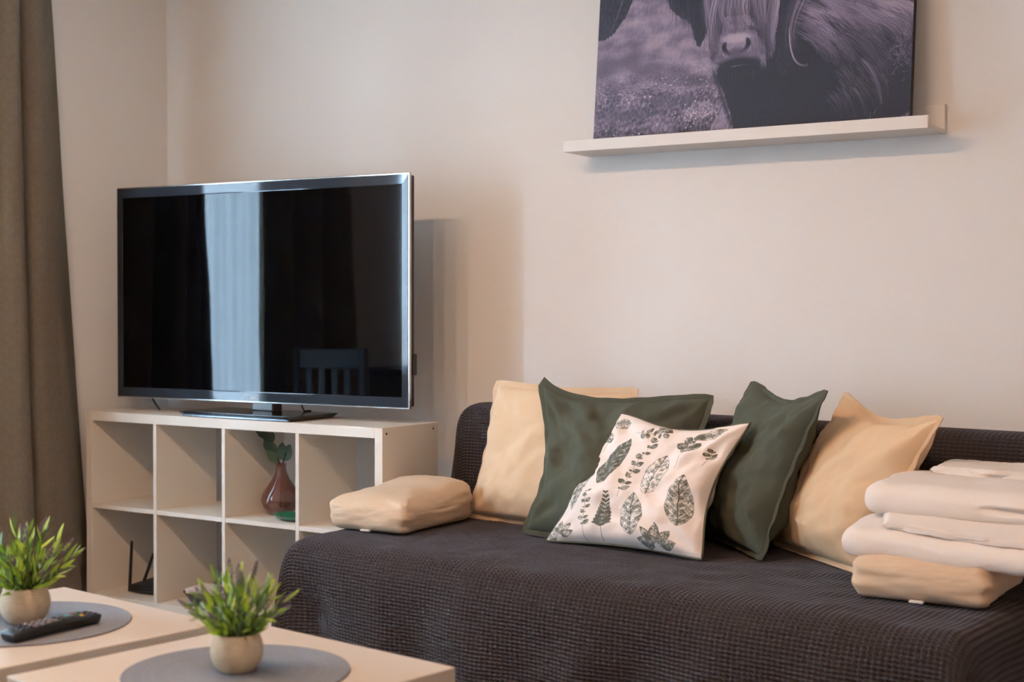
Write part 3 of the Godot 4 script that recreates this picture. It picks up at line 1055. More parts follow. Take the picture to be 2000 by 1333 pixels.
func oval(x: float, y: float, rx: float, ry: float, val: float, soft: float, alpha := 1.0) -> void:
	for j in range(maxi(int(PH - (y + ry * 1.5) * 1000.0), 0), mini(int(PH - (y - ry * 1.5) * 1000.0), PH)):
		for i in range(maxi(int((x - rx * 1.5) * 1000.0), 0), mini(int((x + rx * 1.5) * 1000.0), PW)):
			var d := Vector2((i / 1000.0 - x) / rx, ((PH - j) / 1000.0 - y) / ry).length()
			var a := smoothstep(1.0 + soft, 1.0 - soft, d) * alpha
			if a > 0.0:
				pic[j * PW + i] = lerpf(pic[j * PW + i], val, a)

func cow_print() -> ImageTexture:
	var r := RandomNumberGenerator.new()
	r.seed = 5
	pic.resize(PW * PH)
	var big := noise(0.008, 61, 3)
	var fine := noise(0.06, 62, 3)
	for j in PH:
		var y := (PH - j) / 1000.0
		var ground := smoothstep(0.30, 0.16, y)
		var level := lerpf(0.50, 0.40, ground) - 0.10 * smoothstep(0.12, 0.02, y)
		for i in PW:
			var v := level + 0.20 * big.get_noise_2d(i, j * 1.8)
			v += lerpf(0.06, 0.26, ground) * fine.get_noise_2d(i * 1.1 + j * 0.25, j * lerpf(0.35, 0.8, ground))
			pic[j * PW + i] = v
	# tree trunks and bushes at the left
	fill_shape([Vector2(-0.02, 0.60), Vector2(-0.02, 0.37), Vector2(0.03, 0.365), Vector2(0.075, 0.40), Vector2(0.12, 0.47), Vector2(0.17, 0.60)], 0.17, fine, 0.10)
	hair(Vector2(0.10, 0.56), Vector2(0.085, 0.46), Vector2(0.03, 0.36), 4.0, 0.46, 0.8)
	for o in [[0.045, 0.275, 0.05, 0.035], [0.125, 0.285, 0.045, 0.03], [0.20, 0.255, 0.06, 0.02], [0.36, 0.20, 0.06, 0.016], [0.30, 0.14, 0.08, 0.02], [0.12, 0.10, 0.10, 0.02]]:
		oval(o[0], o[1], o[2], o[3], 0.24, 0.55, 0.55)
	# meadow flowers and blades
	for k in 900:
		var p := Vector2(r.randf_range(0.0, 0.5), r.randf_range(0.02, 0.26))
		hair(p, p + Vector2(r.randf_range(-0.006, 0.006), 0.012), p + Vector2(r.randf_range(-0.014, 0.014), r.randf_range(0.015, 0.035)), r.randf_range(0.6, 1.3), r.randf_range(0.28, 0.66), 0.5)
	for k in 230:
		var near := r.randf() < 0.5
		var p := Vector2(0.40 + r.randfn(0.0, 0.05), 0.085 + r.randfn(0.0, 0.018)) if near else Vector2(r.randf_range(0.01, 0.46), r.randf_range(0.03, 0.22))
		dab(p.x * 1000.0, PH - p.y * 1000.0, r.randf_range(0.8, 3.0), r.randf_range(0.62, 0.9), 0.8)
	# the animal: body in shade, far leg, ear
	fill_shape([Vector2(0.505, -0.02), Vector2(0.50, 0.09), Vector2(0.47, 0.16), Vector2(0.44, 0.22), Vector2(0.43, 0.60), Vector2(0.75, 0.62), Vector2(1.00, 0.40), Vector2(1.12, 0.33), Vector2(1.12, -0.02)], 0.135, fine, 0.02)
	fill_shape([Vector2(0.42, -0.02), Vector2(0.43, 0.04), Vector2(0.462, 0.085), Vector2(0.485, 0.12), Vector2(0.50, 0.09), Vector2(0.512, 0.03), Vector2(0.51, -0.02)], 0.50, fine, 0.16)
	fill_shape([Vector2(0.24, 0.62), Vector2(0.255, 0.47), Vector2(0.30, 0.415), Vector2(0.345, 0.40), Vector2(0.37, 0.315), Vector2(0.385, 0.305), Vector2(0.405, 0.36), Vector2(0.44, 0.42), Vector2(0.45, 0.62)], 0.13, fine, 0.05)
	for k in 150:
		var p := Vector2(r.randf_range(0.255, 0.42), r.randf_range(0.36, 0.50))
		p.y = maxf(p.y, 0.50 - 1.05 * (p.x - 0.25))
		hair(p, p + Vector2(0.0, -0.03), p + Vector2(r.randf_range(-0.012, 0.02), r.randf_range(-0.05, -0.09)), 1.2, r.randf_range(0.12, 0.30), 0.6)
	for k in 260:
		var f := r.randf()
		var p := Vector2(lerpf(0.505, 0.432, f), lerpf(0.05, 0.235, f)) + Vector2(r.randf_range(0.0, 0.01), 0.0)
		hair(p, p + Vector2(-0.006, -0.012), p + Vector2(r.randf_range(-0.006, 0.006), r.randf_range(-0.02, -0.035)), r.randf_range(0.8, 1.8), r.randf_range(0.13, 0.26), 0.6)
	# face: shaded hair first, then the lit muzzle
	fill_shape([Vector2(0.42, 0.62), Vector2(0.412, 0.40), Vector2(0.416, 0.30), Vector2(0.428, 0.25), Vector2(0.47, 0.238), Vector2(0.60, 0.236), Vector2(0.640, 0.255), Vector2(0.662, 0.36), Vector2(0.68, 0.62)], 0.20, fine, 0.10)
	fill_shape([Vector2(0.47, 0.40), Vector2(0.452, 0.33), Vector2(0.438, 0.275), Vector2(0.445, 0.245), Vector2(0.50, 0.25), Vector2(0.56, 0.25), Vector2(0.602, 0.243), Vector2(0.615, 0.265), Vector2(0.588, 0.325), Vector2(0.565, 0.40)], 0.40, fine, 0.12)
	for k in 420:
		var u := r.randf_range(-1.0, 1.0)
		var p := Vector2(0.522 + 0.085 * u, r.randf_range(0.25, 0.33) - 0.012 * absf(u))
		var d := Vector2(0.030 * u, -0.022 - 0.012 * r.randf())
		hair(p, p + d * 0.5, p + d + Vector2(0, 0.004), r.randf_range(0.7, 1.5), clampf(0.47 - 0.20 * r.randf() + 0.18 * smoothstep(0.27, 0.32, p.y), 0.2, 0.72), 0.45)
	# nose leather
	fill_shape([Vector2(0.462, 0.332), Vector2(0.51, 0.345), Vector2(0.56, 0.338), Vector2(0.556, 0.305), Vector2(0.538, 0.268), Vector2(0.498, 0.266), Vector2(0.472, 0.300)], 0.50, fine, 0.06)
	oval(0.512, 0.326, 0.050, 0.016, 0.70, 0.55, 0.8)
	oval(0.515, 0.278, 0.030, 0.016, 0.27, 0.6, 0.8)
	for k in 9:
		var o := Vector2(0.0012 * k, 0.0006 * k)
		hair(Vector2(0.4655, 0.309) + o, Vector2(0.4600, 0.284) + o, Vector2(0.4870, 0.2735) + o, 4.2, 0.10, 0.75)
		hair(Vector2(0.5560, 0.317) - Vector2(o.x, -o.y), Vector2(0.5640, 0.291) - Vector2(o.x, -o.y), Vector2(0.5360, 0.2785) - Vector2(o.x, -o.y), 4.2, 0.10, 0.75)
	hair(Vector2(0.462, 0.281), Vector2(0.472, 0.264), Vector2(0.494, 0.268), 2.6, 0.62, 0.7)
	hair(Vector2(0.563, 0.288), Vector2(0.552, 0.268), Vector2(0.531, 0.272), 2.6, 0.62, 0.7)
	# mouth and chin in shade
	oval(0.527, 0.240, 0.074, 0.021, 0.14, 0.40)
	oval(0.53, 0.196, 0.078, 0.034, 0.135, 0.40)
	hair(Vector2(0.498, 0.2325), Vector2(0.528, 0.2385), Vector2(0.562, 0.2355), 2.0, 0.55, 0.8)
	for k in 60:
		var side := -1.0 if k % 2 == 0 else 1.0
		var p := Vector2(0.525 + side * r.randf_range(0.07, 0.088), r.randf_range(0.24, 0.265))
		hair(p, p + Vector2(side * 0.006, -0.012), p + Vector2(side * 0.004, -0.03), 1.3, r.randf_range(0.35, 0.66), 0.6)
	for k in 34:
		var p := Vector2(r.randf_range(0.49, 0.60), r.randf_range(0.205, 0.226))
		hair(p, p + Vector2(0.004, -0.01), p + Vector2(r.randf_range(-0.01, 0.014), -0.022), 0.7, r.randf_range(0.2, 0.40), 0.5)
	# dark hollow under the fringe at the right of the muzzle
	hair(Vector2(0.545, 0.358), Vector2(0.60, 0.355), Vector2(0.622, 0.275), 9.0, 0.13, 0.75)
	# fringe, in locks
	for pass_ in 2:
		for q in 46:
			var u := r.randf()
			var top := Vector2(lerpf(0.405, 0.70, u), r.randf_range(0.46, 0.62))
			var end: Vector2
			if u < 0.2:
				end = Vector2(lerpf(0.422, 0.452, r.randf()), r.randf_range(0.245, 0.33))
			elif u < 0.68:
				end = Vector2(lerpf(0.462, 0.605, (u - 0.2) / 0.48) + r.randf_range(-0.01, 0.03), r.randf_range(0.338, 0.385))
			else:
				end = Vector2(lerpf(0.605, 0.660, (u - 0.68) / 0.32), r.randf_range(0.245, 0.34))
			var mid := top.lerp(end, 0.5) + Vector2(r.randf_range(-0.055, 0.0), r.randf_range(-0.01, 0.03))
			var v: float = [0.13, 0.16, 0.22, 0.30][r.randi() % 4] if pass_ == 0 else [0.26, 0.42, 0.54, 0.62, 0.70][r.randi() % 5]
			lock(r, top, mid, end, 16 if pass_ == 0 else 11, 0.010, v, 0.10)
	for k in 5:
		hair(Vector2(0.445 + 0.004 * k, 0.47), Vector2(0.435 + 0.003 * k, 0.37), Vector2(0.50 + 0.006 * k, 0.355 + 0.002 * k), 1.6, 0.66, 0.8)
	for k in 4:
		hair(Vector2(0.392 + 0.003 * k, 0.52), Vector2(0.385 + 0.003 * k, 0.43), Vector2(0.415 + 0.004 * k, 0.395), 1.8, 0.60, 0.8)
	# the neck stays dark between head and shoulder
	fill_shape([Vector2(0.655, 0.62), Vector2(0.655, 0.40), Vector2(0.640, 0.28), Vector2(0.66, 0.18), Vector2(0.72, 0.20), Vector2(0.69, 0.34), Vector2(0.72, 0.44), Vector2(0.74, 0.62)], 0.15, fine, 0.05)
	# shoulder and flank, in locks
	for q in 190:
		var u := r.randf()
		var row := r.randf()
		var top := Vector2(lerpf(0.715, 1.05, u), lerpf(0.49, 0.385, u) - 0.17 * row * row - 0.02 * row)
		var ln := r.randf_range(0.07, 0.16)
		var slope := lerpf(-0.45, -1.35, clampf(row * 0.8 + 0.25 * u, 0.0, 1.0))
		var end := top + Vector2(1.0, slope).normalized() * ln
		var mid := top.lerp(end, 0.5) + Vector2(0.022, 0.016)
		var line_y := 0.30 + 0.30 * (top.x - 0.80)
		var lit := smoothstep(line_y - 0.13, line_y + 0.09, top.y)
		var v := lerpf(0.15, lerpf(0.50, 0.70, smoothstep(0.85, 1.02, top.x)), lit) + r.randf_range(-0.16, 0.10)
		if r.randf() < 0.22:
			v = r.randf_range(0.13, 0.24)
		if end.y > 0.02:
			lock(r, top, mid, end, 15, 0.013, clampf(v, 0.13, 0.80), 0.09)
	for q in 26:
		var p := Vector2(r.randf_range(0.83, 0.99), r.randf_range(0.11, 0.23))
		lock(r, p, p + Vector2(0.025, -0.02), p + Vector2(r.randf_range(0.02, 0.05), r.randf_range(-0.05, -0.09)), 8, 0.012, r.randf_range(0.17, 0.36), 0.06)
	lock(r, Vector2(0.93, 0.22), Vector2(0.985, 0.17), Vector2(0.995, 0.075), 12, 0.008, 0.46, 0.1)
	for k in 200:
		var p := Vector2(1.045 + r.randfn(0.0, 0.018), 0.235 + r.randfn(0.0, 0.032))
		var an := r.randf() * TAU
		hair(p, p + Vector2(cos(an), sin(an)) * 0.014, p + Vector2(cos(an + 1.4), sin(an + 1.4)) * 0.018, 1.6, r.randf_range(0.13, 0.60), 0.5)
	# the long curl beside the head
	for k in 60:
		var d := Vector2(r.randfn(0.0, 0.009), r.randfn(0.0, 0.006))
		hair(Vector2(0.735, 0.45) + d * 1.6, Vector2(0.684, 0.35) + d, Vector2(0.702, r.randf_range(0.25, 0.31)) + d, r.randf_range(0.7, 1.5), r.randf_range(0.28, 0.62), 0.5)
	for k in 5:
		hair(Vector2(0.690, 0.34), Vector2(0.692 + 0.002 * k, 0.205), Vector2(0.757, 0.212 + 0.002 * k), 1.5, 0.68, 0.8)
	hair(Vector2(0.962, 0.028), Vector2(0.964, 0.04), Vector2(0.962, 0.05), 0.8, 0.7, 0.7)
	hair(Vector2(0.972, 0.045), Vector2(0.980, 0.055), Vector2(0.984, 0.066), 0.9, 0.7, 0.7)
	fill_shape([Vector2(0.985, 0.62), Vector2(1.0, 0.415), Vector2(1.05, 0.395), Vector2(1.10, 0.365), Vector2(1.12, 0.62)], 0.27, big, 0.08)
	var bytes := PackedByteArray()
	bytes.resize(PW * PH * 3)
	var dark := Color(0.155, 0.155, 0.18)
	var midc := Color(0.50, 0.445, 0.515)
	var light := Color(0.88, 0.81, 0.815)
	for k in PW * PH:
		var v := clampf(pic[k], 0.1, 0.95)
		var c := dark.lerp(midc, (v - 0.12) / 0.36) if v < 0.48 else midc.lerp(light, (v - 0.48) / 0.42)
		bytes[k * 3] = clampi(int(c.r * 255.0), 0, 255)
		bytes[k * 3 + 1] = clampi(int(c.g * 255.0), 0, 255)
		bytes[k * 3 + 2] = clampi(int(c.b * 255.0), 0, 255)
	pic.clear()
	return ImageTexture.create_from_image(Image.create_from_data(PW, PH, false, Image.FORMAT_RGB8, bytes))

func build_picture() -> void:
	var yb := 1.685
	var x0 := 1.9585
	var ln := 1.237
	var z0 := WALL_Z
	var t := thing("picture_ledge", "long white picture ledge on the wall, holding the cow picture", "wall shelf", Vector3(x0, yb, z0))
	part("base_board", bx(Vector3(0, 0, 0), Vector3(ln, 0.014, 0.170), 0.001), M.white, t)
	part("back_board", bx(Vector3(0, 0.014, 0), Vector3(ln, 0.091, 0.014), 0.001), M.white, t)
	part("front_lip", bx(Vector3(0, 0.0, 0.170), Vector3(ln, 0.038, 0.183), 0.001), M.white, t)
	var lean := atan(0.0945)
	var c := thing("canvas_picture", "black-and-white photo print of a long-haired highland cow", "picture", Vector3(2.035, yb + 0.017, -0.112))
	c.rotation.x = -lean
	var body := mat(Color(0.10, 0.085, 0.09), 0.75)
	part("stretcher", bx(Vector3(0, 0, -0.026), Vector3(1.085, 0.92, -0.0005), 0.0015), body, c)
	var pts := PackedVector3Array([Vector3(0.0005, 0.0005, 0.0004), Vector3(1.0845, 0.0005, 0.0004), Vector3(1.0845, 0.9195, 0.0004), Vector3(0.0005, 0.9195, 0.0004)])
	var face := finish(pts, PackedVector2Array([Vector2(0, 1), Vector2(1, 1), Vector2(1, 0), Vector2(0, 0)]), PackedInt32Array([0, 2, 1, 0, 3, 2]), false)
	part("print", face, mat(Color.WHITE, 0.62, {"albedo_texture": cow_print(), "texture_repeat": false, "metallic_specular": 0.35}), c)

# ---------------------------------------------------------------- leaf print for the small cushion

var leafmap := PackedFloat32Array()
const LS := 1024

func ink(x: int, y: int, a: float) -> void:
	if x >= 0 and y >= 0 and x < LS and y < LS and a > 0.0:
		leafmap[y * LS + x] = maxf(leafmap[y * LS + x], minf(a, 1.0))

func ink_blade(p: Vector2, q: Vector2, width: float, density: float, n: FastNoiseLite, toothed := 0.0) -> void:
	var a := p * LS
	var ax := (q - p) * LS
	var ln := ax.length()
	ax /= ln
	var side := Vector2(-ax.y, ax.x)
	var hw := width * LS * 0.5
	var lo := (a.min(q * LS) - Vector2(hw, hw)).floor()
	var hi := (a.max(q * LS) + Vector2(hw, hw)).ceil()
	for j in range(int(lo.y), int(hi.y)):
		for i in range(int(lo.x), int(hi.x)):
			var d := Vector2(i, j) - a
			var s := d.dot(ax) / ln
			var w := d.dot(side)
			if s < 0.0 or s > 1.0:
				continue
			var half := hw * pow(sin(PI * pow(s, 0.85)), 0.75)
			half *= 1.0 + toothed * sin(s * 90.0)
			if absf(w) > half:
				continue
			var rel := absf(w) / hw
			var vein := absf(sin((s * 7.0 - rel * 1.7) * PI))
			var v := density + 0.55 * n.get_noise_2d(i * 1.0, j * 1.0) + 0.35 * n.get_noise_2d(i * 3.5, j * 3.5)
			v -= 0.42 * smoothstep(0.35, 0.0, vein)
			if rel < 0.035:
				v = 0.75
			if half - absf(w) < 3.0:
				v += 0.25
			ink(i, j, clampf(v * 1.35, 0.0, 1.0))

func ink_line(p: Vector2, q: Vector2, r: float, v := 0.8) -> void:
	var n := int(p.distance_to(q) * LS)
	for k in n + 1:
		var c := p.lerp(q, float(k) / maxf(n, 1)) * LS
		for j in range(int(c.y - r), int(c.y + r) + 1):
			for i in range(int(c.x - r), int(c.x + r) + 1):
				ink(i, j, v)

func ink_sprig(p: Vector2, q: Vector2, pairs: int, leaf: float, bend: float, n: FastNoiseLite, from := 0.12) -> void:
	var mid := p.lerp(q, 0.5) + Vector2(bend, 0)
	var before := p
	for k in 25:
		var t := k / 24.0
		var c := p.lerp(mid, t).lerp(mid.lerp(q, t), t)
		ink_line(before, c, 1.0, 0.7)
		before = c
	for k in pairs:
		var t := lerpf(from, 1.0, float(k) / (pairs - 1))
		var c := p.lerp(mid, t).lerp(mid.lerp(q, t), t)
		var dir := (q - p).normalized()
		for s in [-1.0, 1.0]:
			var d := dir.rotated(s * (0.9 + 0.25 * sin(k * 2.3)))
			var l := leaf * (0.75 + 0.35 * sin(k * 1.9 + s))
			ink_blade(c + d * 0.004, c + d * l, l * 0.62, 0.62, n)

func leaf_print() -> ImageTexture:
	leafmap.resize(LS * LS)
	var n := noise(0.02, 91, 3)
	ink_blade(Vector2(0.02, 0.10), Vector2(0.16, 0.06), 0.09, 0.35, n)
	ink_blade(Vector2(0.234, 0.575), Vector2(0.246, 0.17), 0.175, 0.78, n)
	ink_blade(Vector2(0.085, 0.775), Vector2(0.022, 0.375), 0.125, 0.38, n)
	ink_sprig(Vector2(0.433, 0.655), Vector2(0.455, 0.165), 9, 0.062, -0.012, n)
	ink_blade(Vector2(0.618, 0.605), Vector2(0.603, 0.255), 0.175, 0.28, n)
	ink_sprig(Vector2(0.735, 0.375), Vector2(0.712, 0.115), 4, 0.095, 0.0, n, 0.55)
	ink_sprig(Vector2(0.912, 0.36), Vector2(0.895, 0.235), 3, 0.045, 0.0, n, 0.55)
	ink_blade(Vector2(0.875, 0.82), Vector2(0.838, 0.435), 0.165, 0.42, n)
	ink_blade(Vector2(0.59, 0.935), Vector2(0.53, 0.60), 0.165, 0.40, n)
	ink_sprig(Vector2(0.28, 1.0), Vector2(0.185, 0.645), 7, 0.048, 0.01, n, 0.3)
	# fern
	var fp := Vector2(0.392, 0.985)
	var fq := Vector2(0.347, 0.635)
	ink_line(fp, fq, 1.6, 0.85)
	for k in 9:
		var t := lerpf(0.26, 0.97, k / 8.0)
		var c := fp.lerp(fq, t)
		var l := lerpf(0.085, 0.028, k / 8.0)
		for s in [-1.0, 1.0]:
			var d := (fq - fp).normalized().rotated(s * 0.75)
			ink_blade(c, c + d * l, l * 0.42, 0.85, n, 0.22)
			ink_blade(c + d * l * 0.4, c + d * l * 0.4 + d.rotated(s * 0.7) * l * 0.5, l * 0.22, 0.85, n)
	# two palmate leaves
	for e in [[Vector2(0.10, 0.985), 0.13, -0.2, 0.4], [Vector2(0.748, 0.985), 0.165, -0.06, 0.5]]:
		for k in 5:
			var d := Vector2(0, -1).rotated(e[2] + (k - 2) * 0.62)
			ink_blade(e[0] + d * 0.02, e[0] + d * e[1] * (1.0 - 0.12 * absf(k - 2)), e[1] * 0.36, e[3], n)
	ink_sprig(Vector2(0.047, 0.31), Vector2(0.044, 0.19), 3, 0.04, 0.0, n, 0.6)
	ink_sprig(Vector2(0.27, 0.12), Vector2(0.48, 0.07), 5, 0.06, 0.0, n, 0.2)
	ink_blade(Vector2(0.74, 0.11), Vector2(0.90, 0.05), 0.075, 0.38, n)
	ink_blade(Vector2(0.40, 0.02), Vector2(0.52, 0.05), 0.06, 0.5, n)
	ink_blade(Vector2(0.02, 0.25), Vector2(0.0, 0.15), 0.05, 0.5, n)
	var paper := Color(0.945, 0.905, 0.875)
	var green := Color(0.345, 0.345, 0.295)
	var bytes := PackedByteArray()
	bytes.resize(LS * LS * 3)
	for k in LS * LS:
		var c := paper.lerp(green, leafmap[k])
		bytes[k * 3] = int(c.r * 255.0)
		bytes[k * 3 + 1] = int(c.g * 255.0)
		bytes[k * 3 + 2] = int(c.b * 255.0)
	leafmap.clear()
	return ImageTexture.create_from_image(Image.create_from_data(LS, LS, false, Image.FORMAT_RGB8, bytes))

# ---------------------------------------------------------------- things in the cube shelf

func leaf_mesh(ln: float, wid: float, bend: float, fold: float, tip := 1.0) -> ArrayMesh:
	return sheet(4, 8, func(u, v):
		var x: float = 2.0 * u - 1.0
		var half: float = wid * 0.5 * pow(sin(PI * clampf(pow(v, 0.8 * tip) * 0.97 + 0.02, 0.0, 1.0)), 0.8)
		return Vector3(x * half, ln * v, bend * ln * v * v + fold * absf(x) * half))

func build_shelf_objects() -> void:
	var s := SH_MID + SH_I
	# brown glass vase with a eucalyptus-like sprig
	var v := thing("glass_vase", "brown glass drop-shaped vase with green leaf sprigs in the shelf", "vase", Vector3(0.852, s, 0.138))
	var outer := [Vector2(0.0000, 0.000), Vector2(0.0336, 0.000), Vector2(0.0432, 0.004), Vector2(0.0624, 0.022), Vector2(0.0726, 0.045), Vector2(0.0738, 0.062), Vector2(0.0651, 0.085), Vector2(0.0471, 0.112), Vector2(0.0299, 0.138), Vector2(0.0205, 0.162), Vector2(0.0180, 0.180), Vector2(0.0195, 0.190)]
	var inner := [Vector2(0.0175, 0.190), Vector2(0.0165, 0.180), Vector2(0.0190, 0.162), Vector2(0.0283, 0.138), Vector2(0.0454, 0.112), Vector2(0.0634, 0.085), Vector2(0.0720, 0.062), Vector2(0.0708, 0.045), Vector2(0.0600, 0.024), Vector2(0.0360, 0.010), Vector2(0.0000, 0.008)]
	part("vase_body", lathe(chaikin(outer, 2) + chaikin(inner, 2), 48), mat(Color(0.42, 0.245, 0.185, 0.52), 0.03, {"transparency": BaseMaterial3D.TRANSPARENCY_ALPHA, "metallic_specular": 0.6}), v)
	var stem := mat(Color(0.18, 0.13, 0.09), 0.8)
	part("stem", tube(even(chaikin([Vector3(0.035, 0.02, 0.01), Vector3(0.005, 0.16, 0.0), Vector3(-0.015, 0.22, 0.004), Vector3(-0.05, 0.29, 0.01), Vector3(-0.06, 0.318, 0.01)], 2), 20), 0.0028, 8), stem, v)
	part("stem", tube(even(chaikin([Vector3(-0.02, 0.02, -0.02), Vector3(0.0, 0.16, 0.0), Vector3(0.018, 0.205, 0.004), Vector3(0.03, 0.23, 0.005)], 2), 16), 0.0024, 8), stem, v)
	var g1 := mat(Color(0.20, 0.26, 0.17), 0.55)
	var g2 := mat(Color(0.27, 0.33, 0.20), 0.55)
	var l1 := leaf_mesh(0.072, 0.046, 0.12, 0.12)
	# attachment point, direction to the right of the picture, up, towards the viewer
	for e in [[Vector3(-0.035, 0.265, 0.006), -0.55, 0.9, g1, 1.0], [Vector3(-0.018, 0.225, 0.004), -0.75, 0.75, g1, 0.95], [Vector3(-0.008, 0.195, 0.004), -0.85, 0.8, g2, 0.85], [Vector3(0.016, 0.200, 0.004), 0.45, 1.0, g1, 0.95], [Vector3(0.004, 0.205, 0.002), 0.08, 1.0, g1, 0.9], [Vector3(-0.05, 0.288, 0.008), -0.9, 0.45, g1, 0.8]]:
		var o := part("leaf", l1, e[3], v, e[0])
		var right := Vector3(0.84, 0, -0.54)
		var y: Vector3 = (right * e[1] + Vector3.UP * e[2]).normalized()
		var zz := Vector3(0.5, 0.3, 0.8)
		zz = (zz - y * zz.dot(y)).normalized()
		o.basis = Basis(y.cross(zz), y, zz).scaled(Vector3.ONE * e[4])
	part("bud", lathe([Vector2(0, -0.008), Vector2(0.006, -0.004), Vector2(0.007, 0.002), Vector2(0.003, 0.008), Vector2(0, 0.009)], 12), mat(Color(0.10, 0.08, 0.07), 0.7), v, Vector3(-0.062, 0.255, 0.02))
	part("bud", lathe([Vector2(0, -0.008), Vector2(0.007, -0.003), Vector2(0.007, 0.003), Vector2(0, 0.009)], 12), mat(Color(0.50, 0.24, 0.20), 0.7), v, Vector3(-0.038, 0.31, 0.012))
	# green dish with a scalloped rim
	var secs := []
	for e in [[0.03, 0.0], [0.05, 0.001], [0.074, 0.010], [0.084, 0.019], [0.082, 0.021], [0.070, 0.013], [0.045, 0.006], [0.004, 0.005]]:
		var ring := []
		for i in 72:
			var a := TAU * i / 72.0
			var r: float = e[0] * (1.0 + 0.035 * cos(a * 12.0) * smoothstep(0.03, 0.08, e[0]))
			ring.append(Vector3(r * cos(a) * 1.1, e[1] + 0.002 * cos(a * 12.0) * smoothstep(0.06, 0.085, e[0]), r * sin(a) * 0.85))
		secs.append(ring)
	var dish := thing("green_dish", "small glossy green scalloped dish beside the brown vase", "dish", Vector3(0.998, s, 0.215))
	part("bowl", loft(secs), mat(Color(0.10, 0.36, 0.24), 0.2, {"clearcoat_enabled": true, "clearcoat": 0.5}), dish)
	# router
	var r := thing("wifi_router", "black wifi router with two antennas in the lower left compartment", "router", Vector3(0.255, SH_TOP, 0.165))
	part("body", soft_box(Vector3(0.225, 0.036, 0.135), 0.008, 12, func(p: Vector3): return Vector3(p.x, p.y + 0.021 - 0.006 * (p.z / 0.07) * float(p.y > 0.0), p.z)), M.black, r)
	part("foot", bx(Vector3(-0.1, 0.0, -0.05), Vector3(0.1, 0.004, 0.05), 0.001), M.black, r)
	var ant := func(a: Vector3, b: Vector3) -> ArrayMesh:
		var d := (b - a).normalized()
		var sd := d.cross(Vector3(0, 0, 1)).normalized()
		var q := []
		for e in [[0.0, 0.007], [0.25, 0.0075], [0.95, 0.0065], [0.985, 0.005], [1.0, 0.002]]:
			var p := a.lerp(b, e[0])
			var ring := []
			for i in 12:
				var an := TAU * i / 12.0
				ring.append(p + sd * cos(an) * e[1] + Vector3(0, 0, 1) * sin(an) * e[1] * 0.75)
			q.append(ring)
		return loft(q)
	part("antenna", ant.call(Vector3(-0.120, 0.004, 0.058), Vector3(-0.106, 0.205, 0.058)), M.black, r)
	part("antenna", ant.call(Vector3(-0.105, 0.03, 0.0), Vector3(-0.045, 0.155, 0.0)), M.black, r)
	# faceted wooden tray with paper napkins
	var tray := thing("wooden_tray", "dark brown faceted wooden tray in the lower shelf", "tray", Vector3(0.575, SH_TOP, 0.205), 0.15)
	var rings := []
	for e in [[0.075, 0.055, 0.0], [0.082, 0.060, 0.002], [0.118, 0.088, 0.044], [0.114, 0.085, 0.046], [0.080, 0.056, 0.008], [0.02, 0.015, 0.007]]:
		var ring := []
		for i in 8:
			var a := TAU * (i + 0.5) / 8.0
			ring.append(Vector3(e[0] * cos(a) / cos(PI / 8), e[2], e[1] * sin(a) / cos(PI / 8)))
		rings.append(ring)
	part("tray_body", faceted(rings), mat(Color(0.21, 0.15, 0.13), 0.55), tray)
	var nap := thing("paper_napkins", "small stack of pale paper napkins lying in the brown tray", "napkins", Vector3(0.572, SH_TOP + 0.047, 0.205), 0.25)
	for k in 4:
		var o := part("napkin", bx(Vector3(-0.085, 0.0, -0.06), Vector3(0.09, 0.0028, 0.062), 0.0006), mat(Color(0.82, 0.75, 0.71), 0.9), nap, Vector3(0.001 * k, 0.0034 * k - 0.002, 0.002 * k))
		o.rotation = Vector3(0.02, 0.10 - 0.07 * k, -0.06)
	var mug := thing("black_lid", "black round lid behind the paper napkins in the shelf", "lid", Vector3(0.50, SH_TOP, 0.065))
	part("lid_body", lathe(chaikin([Vector2(0, 0), Vector2(0.045, 0), Vector2(0.05, 0.012), Vector2(0.044, 0.055), Vector2(0.02, 0.068), Vector2(0, 0.07)], 2), 32), M.black, mug)
	part("knob", lathe([Vector2(0, 0), Vector2(0.008, 0.0), Vector2(0.011, 0.01), Vector2(0.006, 0.016), Vector2(0, 0.017)], 16), M.black, mug, Vector3(0, 0.069, 0))
	var plug := thing("power_adapter", "small black power adapter hanging at the back of the lower left compartment", "adapter", Vector3(0.012 + SH_T, 0.335, 0.012))
	part("body", soft_box(Vector3(0.022, 0.03, 0.024), 0.004, 5), M.black, plug)
	part("cable", tube(even(chaikin([Vector3(0, -0.014, 0), Vector3(0.003, -0.08, -0.02), Vector3(0.08, -0.20, -0.06), Vector3(0.14, -0.275, 0.06)], 2), 20), 0.002, 6), M.black, plug)
	var sock := thing("wall_socket", "white wall socket low on the wall behind the cube shelf", "socket", Vector3(0.31, 0.20, WALL_Z))
	part("plate", bx(Vector3(-0.04, -0.04, 0), Vector3(0.04, 0.04, 0.009), 0.002), M.white, sock)
	part("insert", lathe([Vector2(0, 0.002), Vector2(0.019, 0.002), Vector2(0.021, 0.010), Vector2(0.024, 0.010), Vector2(0.024, 0.0)], 24), M.white, sock).rotation.x = PI / 2

